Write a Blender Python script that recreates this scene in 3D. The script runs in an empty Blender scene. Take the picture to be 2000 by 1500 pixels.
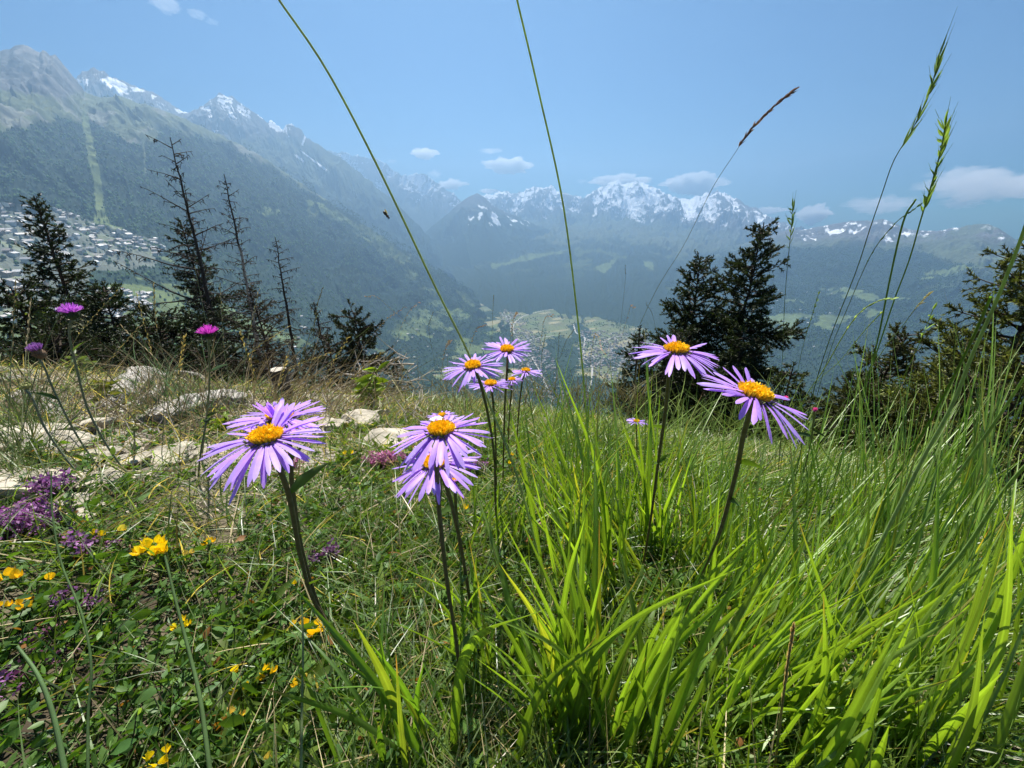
import bpy, math, random
import numpy as np
from mathutils import Vector, Matrix
random.seed(7)
RNG = np.random.default_rng(7)
SC = bpy.context.scene
COL = SC.collection
# ---------------------------------------------------------------- camera
F_PX, PITCH = 760.0, math.radians(23.5)          # focal length in pixels of the 2000 px wide photograph
CAMZ = 0.30
cam_data = bpy.data.cameras.new('camera')
cam = bpy.data.objects.new('camera', cam_data)
COL.objects.link(cam)
cam.location = (0, 0, CAMZ)
cam.rotation_euler = (math.radians(90) - PITCH, 0, 0)
cam_data.sensor_width = 36.0
cam_data.lens = F_PX / 2000.0 * 36.0
cam_data.clip_start = 0.01
cam_data.clip_end = 120000.0
SC.camera = cam
# ---------------------------------------------------------------- sky, sun, exposure
SUN_EL, SUN_AZ = math.radians(60), math.radians(-9)
world = bpy.data.worlds.new('World')
SC.world = world
world.use_nodes = True
wn = world.node_tree
bg = wn.nodes['Background']
sky = wn.nodes.new('ShaderNodeTexSky')
sky.sky_type = 'NISHITA'
sky.sun_disc = False
sky.sun_elevation = SUN_EL
sky.sun_rotation = SUN_AZ
sky.altitude = 1800
sky.air_density = 1.0
sky.dust_density = 0.4
sky.ozone_density = 2.5
hs = wn.nodes.new('ShaderNodeHueSaturation'); hs.inputs['Saturation'].default_value = 1.15
tn = wn.nodes.new('ShaderNodeVectorMath'); tn.operation = 'MULTIPLY'; tn.inputs[1].default_value = (0.255, 0.555, 0.70)
wn.links.new(sky.outputs[0], hs.inputs['Color']); wn.links.new(hs.outputs[0], tn.inputs[0]); wn.links.new(tn.outputs[0], bg.inputs[0])
bg.inputs[1].default_value = 0.050
sd = bpy.data.lights.new('sun', 'SUN')
sd.energy = 5.0
sd.angle = math.radians(0.53)
sd.color = (1.0, 0.95, 0.87)
sun = bpy.data.objects.new('sun', sd)
COL.objects.link(sun)
sun_dir = Vector((math.sin(SUN_AZ) * math.cos(SUN_EL), math.cos(SUN_AZ) * math.cos(SUN_EL), math.sin(SUN_EL)))
sun.rotation_euler = sun_dir.to_track_quat('Z', 'Y').to_euler()
SC.view_settings.view_transform = 'Standard'
SC.view_settings.look = 'None'
SC.view_settings.exposure = 1.30
SC.view_settings.gamma = 1.0
cy = SC.cycles
cy.use_denoising = True
cy.max_bounces = 8
cy.diffuse_bounces = 3
cy.glossy_bounces = 2
cy.transmission_bounces = 6
cy.transparent_max_bounces = 12
cy.volume_bounces = 4
cy.use_adaptive_sampling = True
cy.adaptive_threshold = 0.02
cy.caustics_reflective = False
cy.caustics_refractive = False
# ---------------------------------------------------------------- pixel <-> world helpers
CP, SP = math.cos(PITCH), math.sin(PITCH)
def ray(px, py):
    px = np.asarray(px, float); py = np.asarray(py, float)
    nx = (px - 1000) / F_PX; ny = (750 - py) / F_PX
    return np.stack([nx, CP + ny * SP, ny * CP - SP], -1)
CAMV = np.array([0, 0, CAMZ])
def P(px, py, d):                       # point at depth d along the optical axis
    return CAMV + ray(px, py) * np.asarray(d, float)[..., None]
def PR(px, py, R):                      # point at horizontal distance R
    r = ray(px, py)
    return CAMV + r * (np.asarray(R, float) / np.hypot(r[..., 0], r[..., 1]))[..., None]
def proj(p):
    q = np.asarray(p, float) - CAMV
    d = q[..., 1] * CP - q[..., 2] * SP
    v = q[..., 1] * SP + q[..., 2] * CP
    d = np.where(np.abs(d) < 1e-9, 1e-9, d)
    return 1000 + F_PX * q[..., 0] / d, 750 - F_PX * v / d, d
# ---------------------------------------------------------------- noise
def _hash(ix, iy, s):
    h = (ix.astype(np.int64) * 374761393 + iy.astype(np.int64) * 668265263 + s * 1442695041) & 0xffffffff
    h = ((h ^ (h >> 13)) * 1274126177) & 0xffffffff
    return ((h ^ (h >> 16)) & 0xffff) / 65535.0
def vn(x, y, s=0):
    x = np.asarray(x, float); y = np.asarray(y, float)
    ix = np.floor(x); iy = np.floor(y); fx = x - ix; fy = y - iy
    fx = fx * fx * fx * (fx * (fx * 6 - 15) + 10); fy = fy * fy * fy * (fy * (fy * 6 - 15) + 10)
    a = _hash(ix, iy, s); b = _hash(ix + 1, iy, s); c = _hash(ix, iy + 1, s); d = _hash(ix + 1, iy + 1, s)
    return (a * (1 - fx) + b * fx) * (1 - fy) + (c * (1 - fx) + d * fx) * fy
def fbm(x, y, o=4, s=0, g=0.5):
    r = 0; a = 1.0; t = 0
    for k in range(o):
        r = r + a * vn(x * 2 ** k + 17.3 * k, y * 2 ** k - 9.1 * k, s + k); t += a; a *= g
    return r / t
def ridged(x, y, o=4, s=0, g=0.5):
    r = 0; a = 1.0; t = 0
    for k in range(o):
        r = r + a * (1 - np.abs(2 * vn(x * 2 ** k + 7.7 * k, y * 2 ** k + 3.1 * k, s + k) - 1)); t += a; a *= g
    return r / t
def sstep(a, b, x):
    t = np.clip((x - a) / (b - a), 0, 1)
    return t * t * (3 - 2 * t)
# ---------------------------------------------------------------- mesh building
class MB:
    def __init__(s): s.v = []; s.c = []; s.l = []; s.n = []; s.k = 0
    def add(s, v, faces, col):
        v = np.asarray(v, np.float32).reshape(-1, 3)
        faces = np.asarray(faces, np.int64)
        s.v.append(v)
        c = np.asarray(col, np.float32)
        if c.ndim == 1: c = np.broadcast_to(c, (len(v), 3))
        s.c.append(c)
        s.l.append((faces + s.k).ravel()); s.n.append(np.full(len(faces), faces.shape[1], np.int64))
        s.k += len(v)
    def build(s, name, mat, parent=None, smooth=True, origin=None):
        v = np.concatenate(s.v); c = np.concatenate(s.c); l = np.concatenate(s.l); n = np.concatenate(s.n)
        me = bpy.data.meshes.new(name)
        if origin is not None: v = v - np.asarray(origin, np.float32)
        me.vertices.add(len(v)); me.vertices.foreach_set('co', v.ravel())
        me.loops.add(len(l)); me.loops.foreach_set('vertex_index', l.astype(np.int32))
        me.polygons.add(len(n))
        st = np.zeros(len(n), np.int32); st[1:] = np.cumsum(n)[:-1]
        me.polygons.foreach_set('loop_start', st)
        me.update(calc_edges=True)
        at = me.color_attributes.new('tint', 'FLOAT_COLOR', 'POINT')
        at.data.foreach_set('color', np.concatenate([c, np.ones((len(c), 1), np.float32)], 1).ravel())
        me.polygons.foreach_set('use_smooth', np.full(len(n), smooth, bool))
        me.materials.append(mat)
        o = bpy.data.objects.new(name, me)
        COL.objects.link(o)
        if parent is not None: o.parent = parent
        elif origin is not None: o.location = origin
        return o
def grid_faces(a, b, wrap=False):
    i = np.arange(a - 1)[:, None]; j = np.arange(b if wrap else b - 1)[None]
    j2 = (j + 1) % b
    return np.stack([i * b + j, (i + 1) * b + j, (i + 1) * b + j2, i * b + j2], -1).reshape(-1, 4)
def unit(v): return v / np.maximum(np.linalg.norm(v, axis=-1, keepdims=True), 1e-12)
def tube(mb, pts, rad, col, ns=6, cap=True):
    pts = np.asarray(pts, float); K = len(pts)
    rad = np.broadcast_to(np.asarray(rad, float), (K,))
    t = unit(np.gradient(pts, axis=0))
    ref = np.array([0.0, 0, 1]) if abs(t[0][2]) < 0.9 else np.array([1.0, 0, 0])
    vs = []
    a = np.arange(ns) * 2 * math.pi / ns
    for k in range(K):
        u = unit(np.cross(t[k], ref)); w = np.cross(u, t[k]); ref = w
        vs.append(pts[k] + rad[k] * (np.cos(a)[:, None] * u + np.sin(a)[:, None] * w))
    v = np.concatenate(vs)
    c = np.asarray(col, float)
    if c.ndim == 2: c = np.repeat(c, ns, 0)
    mb.add(v, grid_faces(K, ns, True), c)
    if cap:
        f = np.array([list(range(ns))])
        mb.add(vs[-1], f[:, ::-1], c if c.ndim == 1 else c[-ns:])
def spline(ctrl, n):                    # Catmull-Rom through control points, any number of columns
    c = np.asarray(ctrl, float)
    if len(c) == 2: return c[0] + (c[1] - c[0]) * np.linspace(0, 1, n)[:, None]
    q = np.concatenate([[2 * c[0] - c[1]], c, [2 * c[-1] - c[-2]]])
    out = []
    for t in np.linspace(0, len(c) - 1, n):
        i = min(int(t), len(c) - 2); f = t - i
        p0, p1, p2, p3 = q[i], q[i + 1], q[i + 2], q[i + 3]
        out.append(0.5 * (2 * p1 + (p2 - p0) * f + (2 * p0 - 5 * p1 + 4 * p2 - p3) * f * f + (3 * p1 - p0 - 3 * p2 + p3) * f ** 3))
    return np.array(out)
def empty(name, loc, label, cat, group=None):
    o = bpy.data.objects.new(name, None); COL.objects.link(o)
    o.location = [float(c) for c in loc]; o.empty_display_size = 0.05
    o['label'] = label; o['category'] = cat
    if group: o['group'] = group
    return o
def tag(o, label=None, cat=None, group=None, kind=None):
    if label: o['label'] = label
    if cat: o['category'] = cat
    if group: o['group'] = group
    if kind: o['kind'] = kind
    return o
def struct(o): o['kind'] = 'structure'; return o
# ---------------------------------------------------------------- materials
def new_mat(name):
    m = bpy.data.materials.new(name); m.use_nodes = True
    n = m.node_tree.nodes; n.clear()
    out = n.new('ShaderNodeOutputMaterial')
    return m, n, m.node_tree.links, out
def tint_noise(n, l, scale, lo, hi, detail=3, attr='tint'):
    a = n.new('ShaderNodeAttribute'); a.attribute_name = attr
    tc = n.new('ShaderNodeTexCoord')
    t = n.new('ShaderNodeTexNoise'); t.inputs['Scale'].default_value = scale; t.inputs['Detail'].default_value = detail
    l.new(tc.outputs['Object'], t.inputs['Vector'])
    mr = n.new('ShaderNodeMapRange'); mr.inputs[1].default_value = 0.3; mr.inputs[2].default_value = 0.7
    mr.inputs[3].default_value = lo; mr.inputs[4].default_value = hi
    l.new(t.outputs['Fac'], mr.inputs[0])
    mx = n.new('ShaderNodeVectorMath'); mx.operation = 'SCALE'
    l.new(a.outputs['Color'], mx.inputs[0]); l.new(mr.outputs[0], mx.inputs['Scale'])
    return mx.outputs[0], t
def leaf_mat(name, rough=0.5, trans=0.4, scale=60, lo=0.8, hi=1.2, tgain=(1.5, 1.5, 0.7), bump=0.0, spec=0.35):
    m, n, l, out = new_mat(name)
    c, t = tint_noise(n, l, scale, lo, hi)
    b = n.new('ShaderNodeBsdfPrincipled'); b.inputs['Roughness'].default_value = rough
    b.inputs['Specular IOR Level'].default_value = spec
    l.new(c, b.inputs['Base Color'])
    tr = n.new('ShaderNodeBsdfTranslucent')
    g = n.new('ShaderNodeVectorMath'); g.operation = 'MULTIPLY'; g.inputs[1].default_value = tgain
    l.new(c, g.inputs[0]); l.new(g.outputs[0], tr.inputs['Color'])
    mx = n.new('ShaderNodeMixShader'); mx.inputs[0].default_value = trans
    l.new(b.outputs[0], mx.inputs[1]); l.new(tr.outputs[0], mx.inputs[2]); l.new(mx.outputs[0], out.inputs[0])
    return m
def solid_mat(name, rough=0.8, scale=20, lo=0.75, hi=1.25, bump=0.3, bscale=None, dist=0.002, spec=0.3):
    m, n, l, out = new_mat(name)
    c, t = tint_noise(n, l, scale, lo, hi, 6)
    b = n.new('ShaderNodeBsdfPrincipled'); b.inputs['Roughness'].default_value = rough
    b.inputs['Specular IOR Level'].default_value = spec
    l.new(c, b.inputs['Base Color'])
    if bump:
        t2 = n.new('ShaderNodeTexNoise'); t2.inputs['Scale'].default_value = bscale or scale * 3; t2.inputs['Detail'].default_value = 8
        tc = n.new('ShaderNodeTexCoord'); l.new(tc.outputs['Object'], t2.inputs['Vector'])
        bp = n.new('ShaderNodeBump'); bp.inputs['Strength'].default_value = bump; bp.inputs['Distance'].default_value = dist
        l.new(t2.outputs['Fac'], bp.inputs['Height']); l.new(bp.outputs[0], b.inputs['Normal'])
    l.new(b.outputs[0], out.inputs[0])
    return m
# ================================================================= far terrain
M_TERR = solid_mat('mountain_ground', rough=0.95, scale=0.02, lo=0.75, hi=1.25, bump=0.6, bscale=0.03, dist=14.0, spec=0.1)
FOREST = np.array([0.015, 0.030, 0.018]); MEADOW = np.array([0.105, 0.14, 0.055]); ALP = np.array([0.085, 0.105, 0.055])
ROCK = np.array([0.105, 0.10, 0.10]); SCREE = np.array([0.26, 0.25, 0.24]); SNOW = np.array([0.86, 0.88, 0.92]); FIELD = np.array([0.115, 0.12, 0.065])
def lerp(a, b, t):
    t = np.asarray(t)[..., None]; return a * (1 - t) + b * t
def resample(line, n):
    l = np.array(line, float)
    d = np.r_[0, np.cumsum(np.hypot(np.diff(l[:, 0]), np.diff(l[:, 1])))]; d /= d[-1]
    u = np.linspace(0, 1, n)
    return np.stack([np.interp(u, d, l[:, k]) for k in range(3)], -1)
GUL = {}
def loft(name, lines, ncol, nrows, amp, freq, colour, seed=0, jag=2.0, back=True, smooth=True, crag=0.35):
    """a mountain side lofted from its crest line to its foot; gullies run down the fall line"""
    W = []
    u = np.linspace(0, 1, ncol)
    for i, ln in enumerate(lines):
        r = resample(ln, ncol)
        if i == 0:
            r[:, 1] += jag * (fbm(u * ncol / 9, 0 * u, 4, seed + 50, 0.6) - 0.5) * 2
        W.append(PR(r[:, 0], r[:, 1], r[:, 2]))
    rows = []; T = []
    if back:
        c = W[0]; d = unit(c[:, :2])
        for q, (dr, dz) in enumerate([(1500, -1100), (500, -260)]):
            b = c.copy(); b[:, :2] += d * dr; b[:, 2] += dz; rows.append(b); T.append(0.0)
    for i in range(len(W) - 1):
        n = nrows[i]
        for k in range(n + (i == len(W) - 2)):
            t = k / n
            rows.append(W[i] * (1 - t) + W[i + 1] * t); T.append((i + t) / (len(W) - 1))
    V = np.array(rows); T = np.array(T)[:, None] * np.ones((1, ncol))
    S = np.cumsum(np.r_[0, np.linalg.norm(np.diff(W[0][:, :2], axis=0), axis=1)])[None] * np.ones((len(rows), 1))
    Dn = np.linalg.norm(V - W[0][None], axis=2)
    warp = (fbm(S * freq * 0.6, Dn * freq * 0.6, 3, seed + 9) - 0.5) * 2.2
    rg = ridged(S * freq + warp, Dn * freq * 0.28 + warp * 0.5, 5, seed, 0.52)
    iso = fbm(V[..., 0] * freq * 2.2, V[..., 1] * freq * 2.2, 5, seed + 3, 0.55)
    env = np.clip(Dn / (amp * 2.4), 0, 1) * np.where(T > 0.93, np.clip((1 - T) / 0.07, 0, 1), 1)
    env = np.clip(env, 0.0, 1)
    rg2 = ridged(S * freq * 5 + warp * 3, Dn * freq * 1.5 + warp, 4, seed + 21, 0.6)
    GUL['g'] = rg2
    disp = ((rg - 0.62) * 1.6 + (iso - 0.5) * 0.9 + (rg2 - 0.6) * crag) * amp * env * (1 - 0.93 * sstep(0.22, 0.64, T))
    V[..., 2] += disp
    px, py, dd = proj(V)
    colr = colour(px, py, V, rg, iso, Dn)
    mb = MB(); mb.add(V.reshape(-1, 3), grid_faces(len(rows), ncol), colr.reshape(-1, 3))
    o = struct(mb.build(name, M_TERR, smooth=smooth))
    return o, V, px, py, colr
def inpoly(px, py, poly):
    p = np.array(poly, float); r = np.zeros(np.shape(px), bool); j = len(p) - 1
    for i in range(len(p)):
        with np.errstate(divide='ignore', invalid='ignore'):
            c = ((p[i, 1] > py) != (p[j, 1] > py)) & (px < (p[j, 0] - p[i, 0]) * (py - p[i, 1]) / (p[j, 1] - p[i, 1] + 1e-9) + p[i, 0])
        r ^= c; j = i
    return r
def snowy(line_y, streak, thr=0.5):
    """snow lying in the gullies above a rough line, rock between"""
    def f(px, py, V, rg, iso, Dn):
        nn = fbm(V[..., 0] * 0.006, V[..., 1] * 0.004 + V[..., 2] * 0.009, 5, 77, 0.68)
        ly = np.interp(px, *line_y)
        hi = sstep(26, -20, py - ly)
        base = lerp(ALP * 0.9, ROCK, np.clip(hi * 1.6 + (nn - 0.5) * 1.5, 0, 1))
        st = (1 - rg) * 0.5 + (1 - GUL['g']) * 0.9 + (nn - 0.5) * 0.9 + hi * streak
        s = sstep(thr, thr + 0.05, st) * (hi > 0.02)
        return lerp(base, SNOW, s)
    return f
# --- far range left of the notch
def col_A(px, py, V, rg, iso, Dn):
    return snowy(([600, 700, 850, 950], [352, 365, 400, 430]), 0.40, 0.97)(px, py, V, rg, iso, Dn)
loft('mountain_range_far', [[(560, 262, 12000), (655, 297, 12000), (672, 296, 12000), (690, 303, 12000), (715, 310, 12000), (735, 310, 12000), (755, 322, 12000), (780, 340, 12000), (800, 345, 12000), (815, 338, 12000), (835, 342, 12000), (850, 355, 12000), (870, 368, 12000), (895, 385, 12000), (910, 400, 12000), (930, 420, 12000)],
    [(540, 420, 11000), (700, 450, 11000), (860, 480, 10500), (900, 500, 10500)]], 420, [130], 420, 0.0011, col_A, 11, 5, crag=0.6)
# --- snow range behind the valley
def col_B(px, py, V, rg, iso, Dn):
    c = snowy(([880, 1000, 1150, 1250, 1400, 1500, 1600], [406, 412, 405, 412, 440, 450, 452]), 0.44, 0.95 - 0.16 * np.exp(-((px - 1225) / 75.) ** 2) + 0.05 * sstep(1320, 1450, px))(px, py, V, rg, iso, Dn)
    tl = np.interp(px, [850, 1000, 1200, 1400, 1600], [470, 462, 470, 500, 500]) + (iso - 0.5) * 60
    c = lerp(c, FOREST, sstep(-4, 8, py - tl))
    nn = fbm(V[..., 0] * 0.0035, V[..., 1] * 0.0035, 4, 31)
    c = lerp(c, MEADOW * 0.8, 0.6 * sstep(0.66, 0.69, nn) * sstep(-4, 8, py - tl) * sstep(560, 500, py))
    for pl in ([(1165, 525), (1200, 505), (1208, 508), (1180, 535)], [(1255, 510), (1275, 512), (1280, 530), (1262, 522)], [(960, 520), (1020, 500), (1100, 492), (1102, 497), (1030, 508), (965, 528)]):
        c = np.where(inpoly(px + (iso - .5) * 14, py + (iso - .5) * 14, pl)[..., None], MEADOW * 0.9, c)
    return c
B_crest = [(860, 420), (880, 408), (905, 396), (925, 392), (950, 378), (975, 376), (1000, 374), (1020, 376), (1032, 369), (1040, 366), (1060, 370), (1078, 362), (1088, 372), (1100, 374), (1120, 380), (1140, 388), (1150, 378), (1165, 370), (1180, 360), (1190, 358), (1205, 352), (1215, 359), (1225, 358), (1240, 354), (1256, 355), (1270, 362), (1290, 368), (1300, 378), (1320, 387), (1345, 389), (1360, 382), (1385, 378), (1405, 374), (1425, 382), (1440, 390), (1455, 400), (1480, 408), (1510, 425), (1540, 440), (1580, 455), (1640, 480)]
loft('mountain_range_snowy', [[(a, b, 12500 - max(0, a - 1250) * 7) for a, b in B_crest],
    [(840, 470, 10500), (1000, 440, 10500), (1100, 430, 10500), (1200, 425, 11000), (1400, 465, 9200), (1640, 500, 8200)],
    [(900, 560, 5600), (962, 588, 4700), (1040, 606, 4350), (1140, 620, 4150), (1280, 655, 3600), (1500, 740, 2900)],
    [(900, 620, 4400), (962, 640, 3900), (1040, 650, 3700), (1140, 660, 3500), (1280, 700, 3200), (1500, 800, 2600)]], 760, [150, 130, 6], 300, 0.0016, col_B, 21, 6, crag=0.7)
# --- dark pyramid at the valley fork
def col_F(px, py, V, rg, iso, Dn):
    c = lerp(ROCK * 0.8, FOREST * 1.3, sstep(385, 430, py + (iso - 0.5) * 60))
    s = (fbm(V[..., 0] * 0.006, V[..., 1] * 0.006, 4, 8) > 0.63) & (py < 440) & (py > 400) & (px > 915)
    return np.where(s[..., None], SNOW, c)
loft('mountain_pyramid', [[(815, 470, 9000), (838, 447, 9000), (870, 421, 8900), (900, 394, 8800), (918, 383, 8800), (932, 377, 8800), (945, 384, 8800), (965, 402, 8800), (990, 415, 8800), (1030, 432, 9000), (1100, 460, 9500), (1160, 500, 9800)],
    [(850, 520, 7400), (930, 560, 6200), (1000, 560, 6500), (1080, 560, 6900), (1200, 560, 7400)]], 260, [110], 230, 0.0018, col_F, 41, 1.5)
# --- snowy peak far left
def col_H(px, py, V, rg, iso, Dn):
    c = snowy(([120, 200, 260, 300, 420], [185, 190, 196, 205, 235]), 0.5, 1.12)(px, py, V, rg, iso, Dn)
    for pl in ([(197, 156), (212, 150), (226, 154), (245, 164), (248, 172), (236, 184), (226, 184), (212, 172), (208, 168), (196, 164)], [(252, 168), (270, 172), (284, 178), (280, 180), (260, 178)], [(296, 186), (306, 188), (298, 196)], [(340, 212), (375, 220), (372, 230), (355, 228)]):
        c = np.where(inpoly(px + (iso - .5) * 8, py + (iso - .5) * 8, pl)[..., None], SNOW, c)
    return c
loft('mountain_peak_snow_left', [[(120, 190, 9800), (140, 160, 9800), (160, 141, 9800), (180, 133, 9800), (200, 138, 9800), (215, 149, 9800), (240, 158, 9800), (262, 167, 9800), (285, 178, 9800), (300, 181, 9800), (320, 195, 9800), (345, 211, 9800), (370, 222, 9800), (420, 260, 9800)],
    [(120, 300, 8200), (420, 360, 8200)]], 300, [100], 230, 0.0026, col_H, 61, 5, crag=0.7)
# --- rocky pyramid with the long falling ridge
def col_G(px, py, V, rg, iso, Dn):
    c = snowy(([340, 430, 520, 600, 700, 900], [228, 262, 262, 268, 250, 250]), 0.40, 1.04)(px, py, V, rg, iso, Dn)
    cr = lerp(ALP, FOREST * 1.5, sstep(300, 440, py + (iso - .5) * 120))
    c = lerp(c, cr, sstep(10, 60, py - np.interp(px, [340, 500, 600, 700, 900], [262, 275, 290, 300, 400])))
    for pl in ([(583, 292), (592, 296), (640, 332), (636, 334)], [(575, 303), (580, 302), (596, 316), (592, 317)], [(596, 262), (600, 260), (592, 285), (588, 283)]):
        c = np.where(inpoly(px, py, pl)[..., None], SNOW, c)
    return c
G_crest = [(300, 240), (340, 222), (370, 219), (395, 205), (412, 195), (428, 181), (440, 187), (455, 190), (475, 205), (500, 222), (522, 240), (529, 232), (545, 246), (553, 254), (558, 244), (570, 242), (588, 254), (600, 268), (625, 283), (645, 297), (665, 310), (690, 328), (720, 352), (750, 376), (790, 412), (820, 442), (842, 468), (880, 520), (930, 580)]
loft('mountain_rocky_ridge', [[(a, b, 7800) for a, b in G_crest], [(300, 380, 6400), (500, 420, 6400), (700, 520, 6300), (850, 590, 6000), (930, 640, 5600)]], 560, [170], 260, 0.0021, col_G, 71, 4.5, crag=0.7)
# --- the near left massif: rock, alpine pasture, forest, village shelf
PISTE = [(160, 215), (172, 225), (186, 290), (196, 340), (204, 400), (213, 440), (180, 440), (186, 400), (180, 340), (168, 290), (158, 225)]
def col_D(px, py, V, rg, iso, Dn):
    n1 = fbm(V[..., 0] * 0.004, V[..., 1] * 0.004, 5, 5, 0.55)
    rocky = sstep(0.50, 0.62, n1 * 0.6 + rg * 0.25 + np.clip((np.interp(px, [-300, 0, 150, 230], [200, 190, 200, 180]) - py) / 90, -0.4, 0.35))
    c = lerp(ALP, np.array([0.075, 0.08, 0.082]), rocky)
    c = lerp(c, SCREE * 0.8, 0.5 * sstep(0.62, 0.7, fbm(V[..., 0] * 0.01, V[..., 1] * 0.003, 3, 15)))
    tl = np.interp(px, [-300, 0, 60, 120, 160, 200, 260, 300, 330, 400, 460, 520, 600, 700, 800, 900], [262, 252, 250, 240, 235, 245, 268, 268, 250, 262, 285, 318, 362, 425, 490, 560]) + (n1 - 0.5) * 45
    tr = sstep(-3, 4, py - tl)
    c = lerp(c, FOREST * (0.85 + 0.5 * vn(V[..., 0] * 0.02, V[..., 1] * 0.02, 3))[..., None], tr)
    c = np.where(inpoly(px + (n1 - .5) * 12, py, PISTE)[..., None], MEADOW * 0.9, c)
    c = np.where(inpoly(px + (n1 - .5) * 6, py, [(279, 272), (284, 272), (286, 340), (283, 340)])[..., None], ALP * 1.3, c)
    for pl in ([(495, 405), (512, 400), (545, 408), (548, 415), (530, 418), (500, 414)], [(617, 396), (630, 398), (672, 432), (668, 435), (640, 425), (622, 410)], [(180, 420), (212, 424), (216, 440), (250, 450), (245, 458), (190, 442)]):
        c = np.where(inpoly(px + (n1 - .5) * 16, py + (n1 - .5) * 16, pl)[..., None], MEADOW, c)
    # sparse streaks of clearings on the lower ridge, meadows round the village and the lower slopes
    n2 = fbm(V[..., 0] * 0.0055, V[..., 1] * 0.0055, 4, 25)
    low = sstep(0, 40, py - np.interp(px, [-300, 0, 150, 300, 450, 600, 750, 850, 950], [395, 400, 420, 455, 540, 610, 640, 560, 590]))
    edge = sstep(40, 0, np.abs(py - np.interp(px, [600, 700, 800, 850, 950], [400, 455, 520, 560, 620]))) * (px > 600)
    cl = sstep(0.57, 0.60, n2 + 0.02 * low) * low + sstep(0.56, 0.6, n2) * edge
    c = lerp(c, MEADOW * (0.6 + 0.5 * vn(V[..., 0] * 0.01, V[..., 1] * 0.01, 6))[..., None], np.clip(cl, 0, 1))
    vil = inpoly(px + (n1 - .5) * 40, py + (n1 - .5) * 30, [(-300, 400), (40, 398), (130, 412), (215, 445), (300, 470), (300, 520), (180, 530), (160, 620), (-300, 640)])
    c = np.where(vil[..., None], lerp(c, np.array([0.2, 0.21, 0.19]), 0.45 + 0 * px), c)
    return c
D_crest = [(-500, 30), (-100, 82), (-10, 100), (8, 94), (18, 95), (30, 88), (42, 86), (55, 91), (62, 96), (72, 103), (78, 104), (84, 98), (92, 103), (98, 108), (108, 108), (114, 114), (122, 124), (132, 134), (140, 146), (150, 157), (165, 178), (195, 191), (232, 189), (300, 210), (350, 228), (420, 258), (480, 288), (530, 320), (600, 365), (650, 398), (700, 430), (760, 470), (800, 495), (850, 528), (900, 560), (945, 590), (985, 618)]
D = loft('mountain_left', [[(a, b, 5200 - 0.3 * max(0, a - 240)) for a, b in D_crest],
    [(-600, 395, 2900), (0, 395, 2900), (150, 412, 2950), (300, 440, 3000), (450, 500, 3100), (600, 555, 3300), (750, 585, 3700), (880, 612, 4000), (950, 628, 3850), (995, 640, 3560)],
    [(-600, 640, 1300), (0, 640, 1450), (300, 640, 1550), (450, 680, 1650), (600, 700, 1900), (700, 740, 2050), (800, 790, 2100), (880, 770, 2240), (950, 715, 2600), (1000, 660, 3250)],
    [(-700, 1000, 500), (0, 900, 700), (300, 900, 800), (600, 860, 1150), (700, 850, 1500), (830, 850, 1800), (900, 800, 2100), (970, 730, 2500), (1010, 670, 3200)]],
    760, [170, 150, 30], 120, 0.0028, col_D, 81, 4.5, crag=0.55)
# --- right-hand slopes
def col_C(px, py, V, rg, iso, Dn):
    n1 = fbm(V[..., 0] * 0.0035, V[..., 1] * 0.0035 + V[..., 2] * 0.004, 5, 5, 0.55)
    c = snowy(([1500, 1600, 1700, 1800, 1900, 2000, 2200], [462, 460, 462, 462, 452, 488, 520]), 0.30, 0.99)(px, py, V, rg, iso, Dn)
    tl = np.interp(px, [1300, 1500, 1600, 1700, 1800, 1900, 2000, 2200], [480, 485, 480, 478, 485, 520, 550, 560]) + (n1 - 0.5) * 30
    c = lerp(c, FOREST * 1.1, sstep(-5, 12, py - tl))
    n2 = fbm(V[..., 0] * 0.004, V[..., 1] * 0.0055, 4, 95)
    c = lerp(c, ALP, 0.8 * sstep(0.55, 0.6, n2) * sstep(560, 500, py) * sstep(1650, 1850, px))
    cl = 0.8 * sstep(0.70, 0.73, n2 + 0.05 * np.exp(-((py - 600) / 40.) ** 2)) * sstep(540, 580, py) * sstep(700, 640, py)
    c = lerp(c, MEADOW, cl)
    for pl in ([(1440, 625), (1500, 612), (1560, 622), (1550, 640), (1500, 634), (1445, 640)], [(1582, 630), (1600, 622), (1626, 626), (1622, 638), (1590, 640)], [(1640, 565), (1680, 560), (1700, 570), (1680, 580), (1640, 578)], [(1520, 640), (1548, 640), (1552, 672), (1530, 676)], [(1800, 535), (1880, 520), (1960, 505), (1962, 512), (1890, 528), (1805, 545)]):
        c = np.where(inpoly(px + (iso - .5) * 30, py + (n2 - .5) * 40, pl)[..., None], MEADOW, c)
    return c
C_crest = [(1380, 505), (1440, 480), (1500, 462), (1540, 448), (1580, 448), (1600, 442), (1640, 436), (1675, 430), (1700, 432), (1725, 427), (1745, 434), (1765, 445), (1800, 452), (1840, 450), (1880, 442), (1905, 438), (1930, 438), (1950, 445), (1975, 462), (2000, 478), (2100, 520), (2400, 620)]
Cr = loft('mountain_slope_right', [[(a, b, 8200 - 1.2 * (a - 1380)) for a, b in C_crest],
    [(1300, 560, 5400), (1500, 560, 5400), (1700, 560, 5300), (2000, 590, 5000), (2400, 700, 4300)],
    [(1200, 630, 4000), (1280, 655, 3700), (1400, 700, 3100), (1600, 790, 2600), (1900, 900, 2200), (2500, 1100, 1900)],
    [(1200, 700, 2900), (1280, 730, 2700), (1400, 800, 2300), (1600, 900, 1900), (1900, 1000, 1500), (2500, 1300, 1300)]], 620, [120, 140, 20], 150, 0.0019, col_C, 91, 2.5, crag=0.2)
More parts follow.
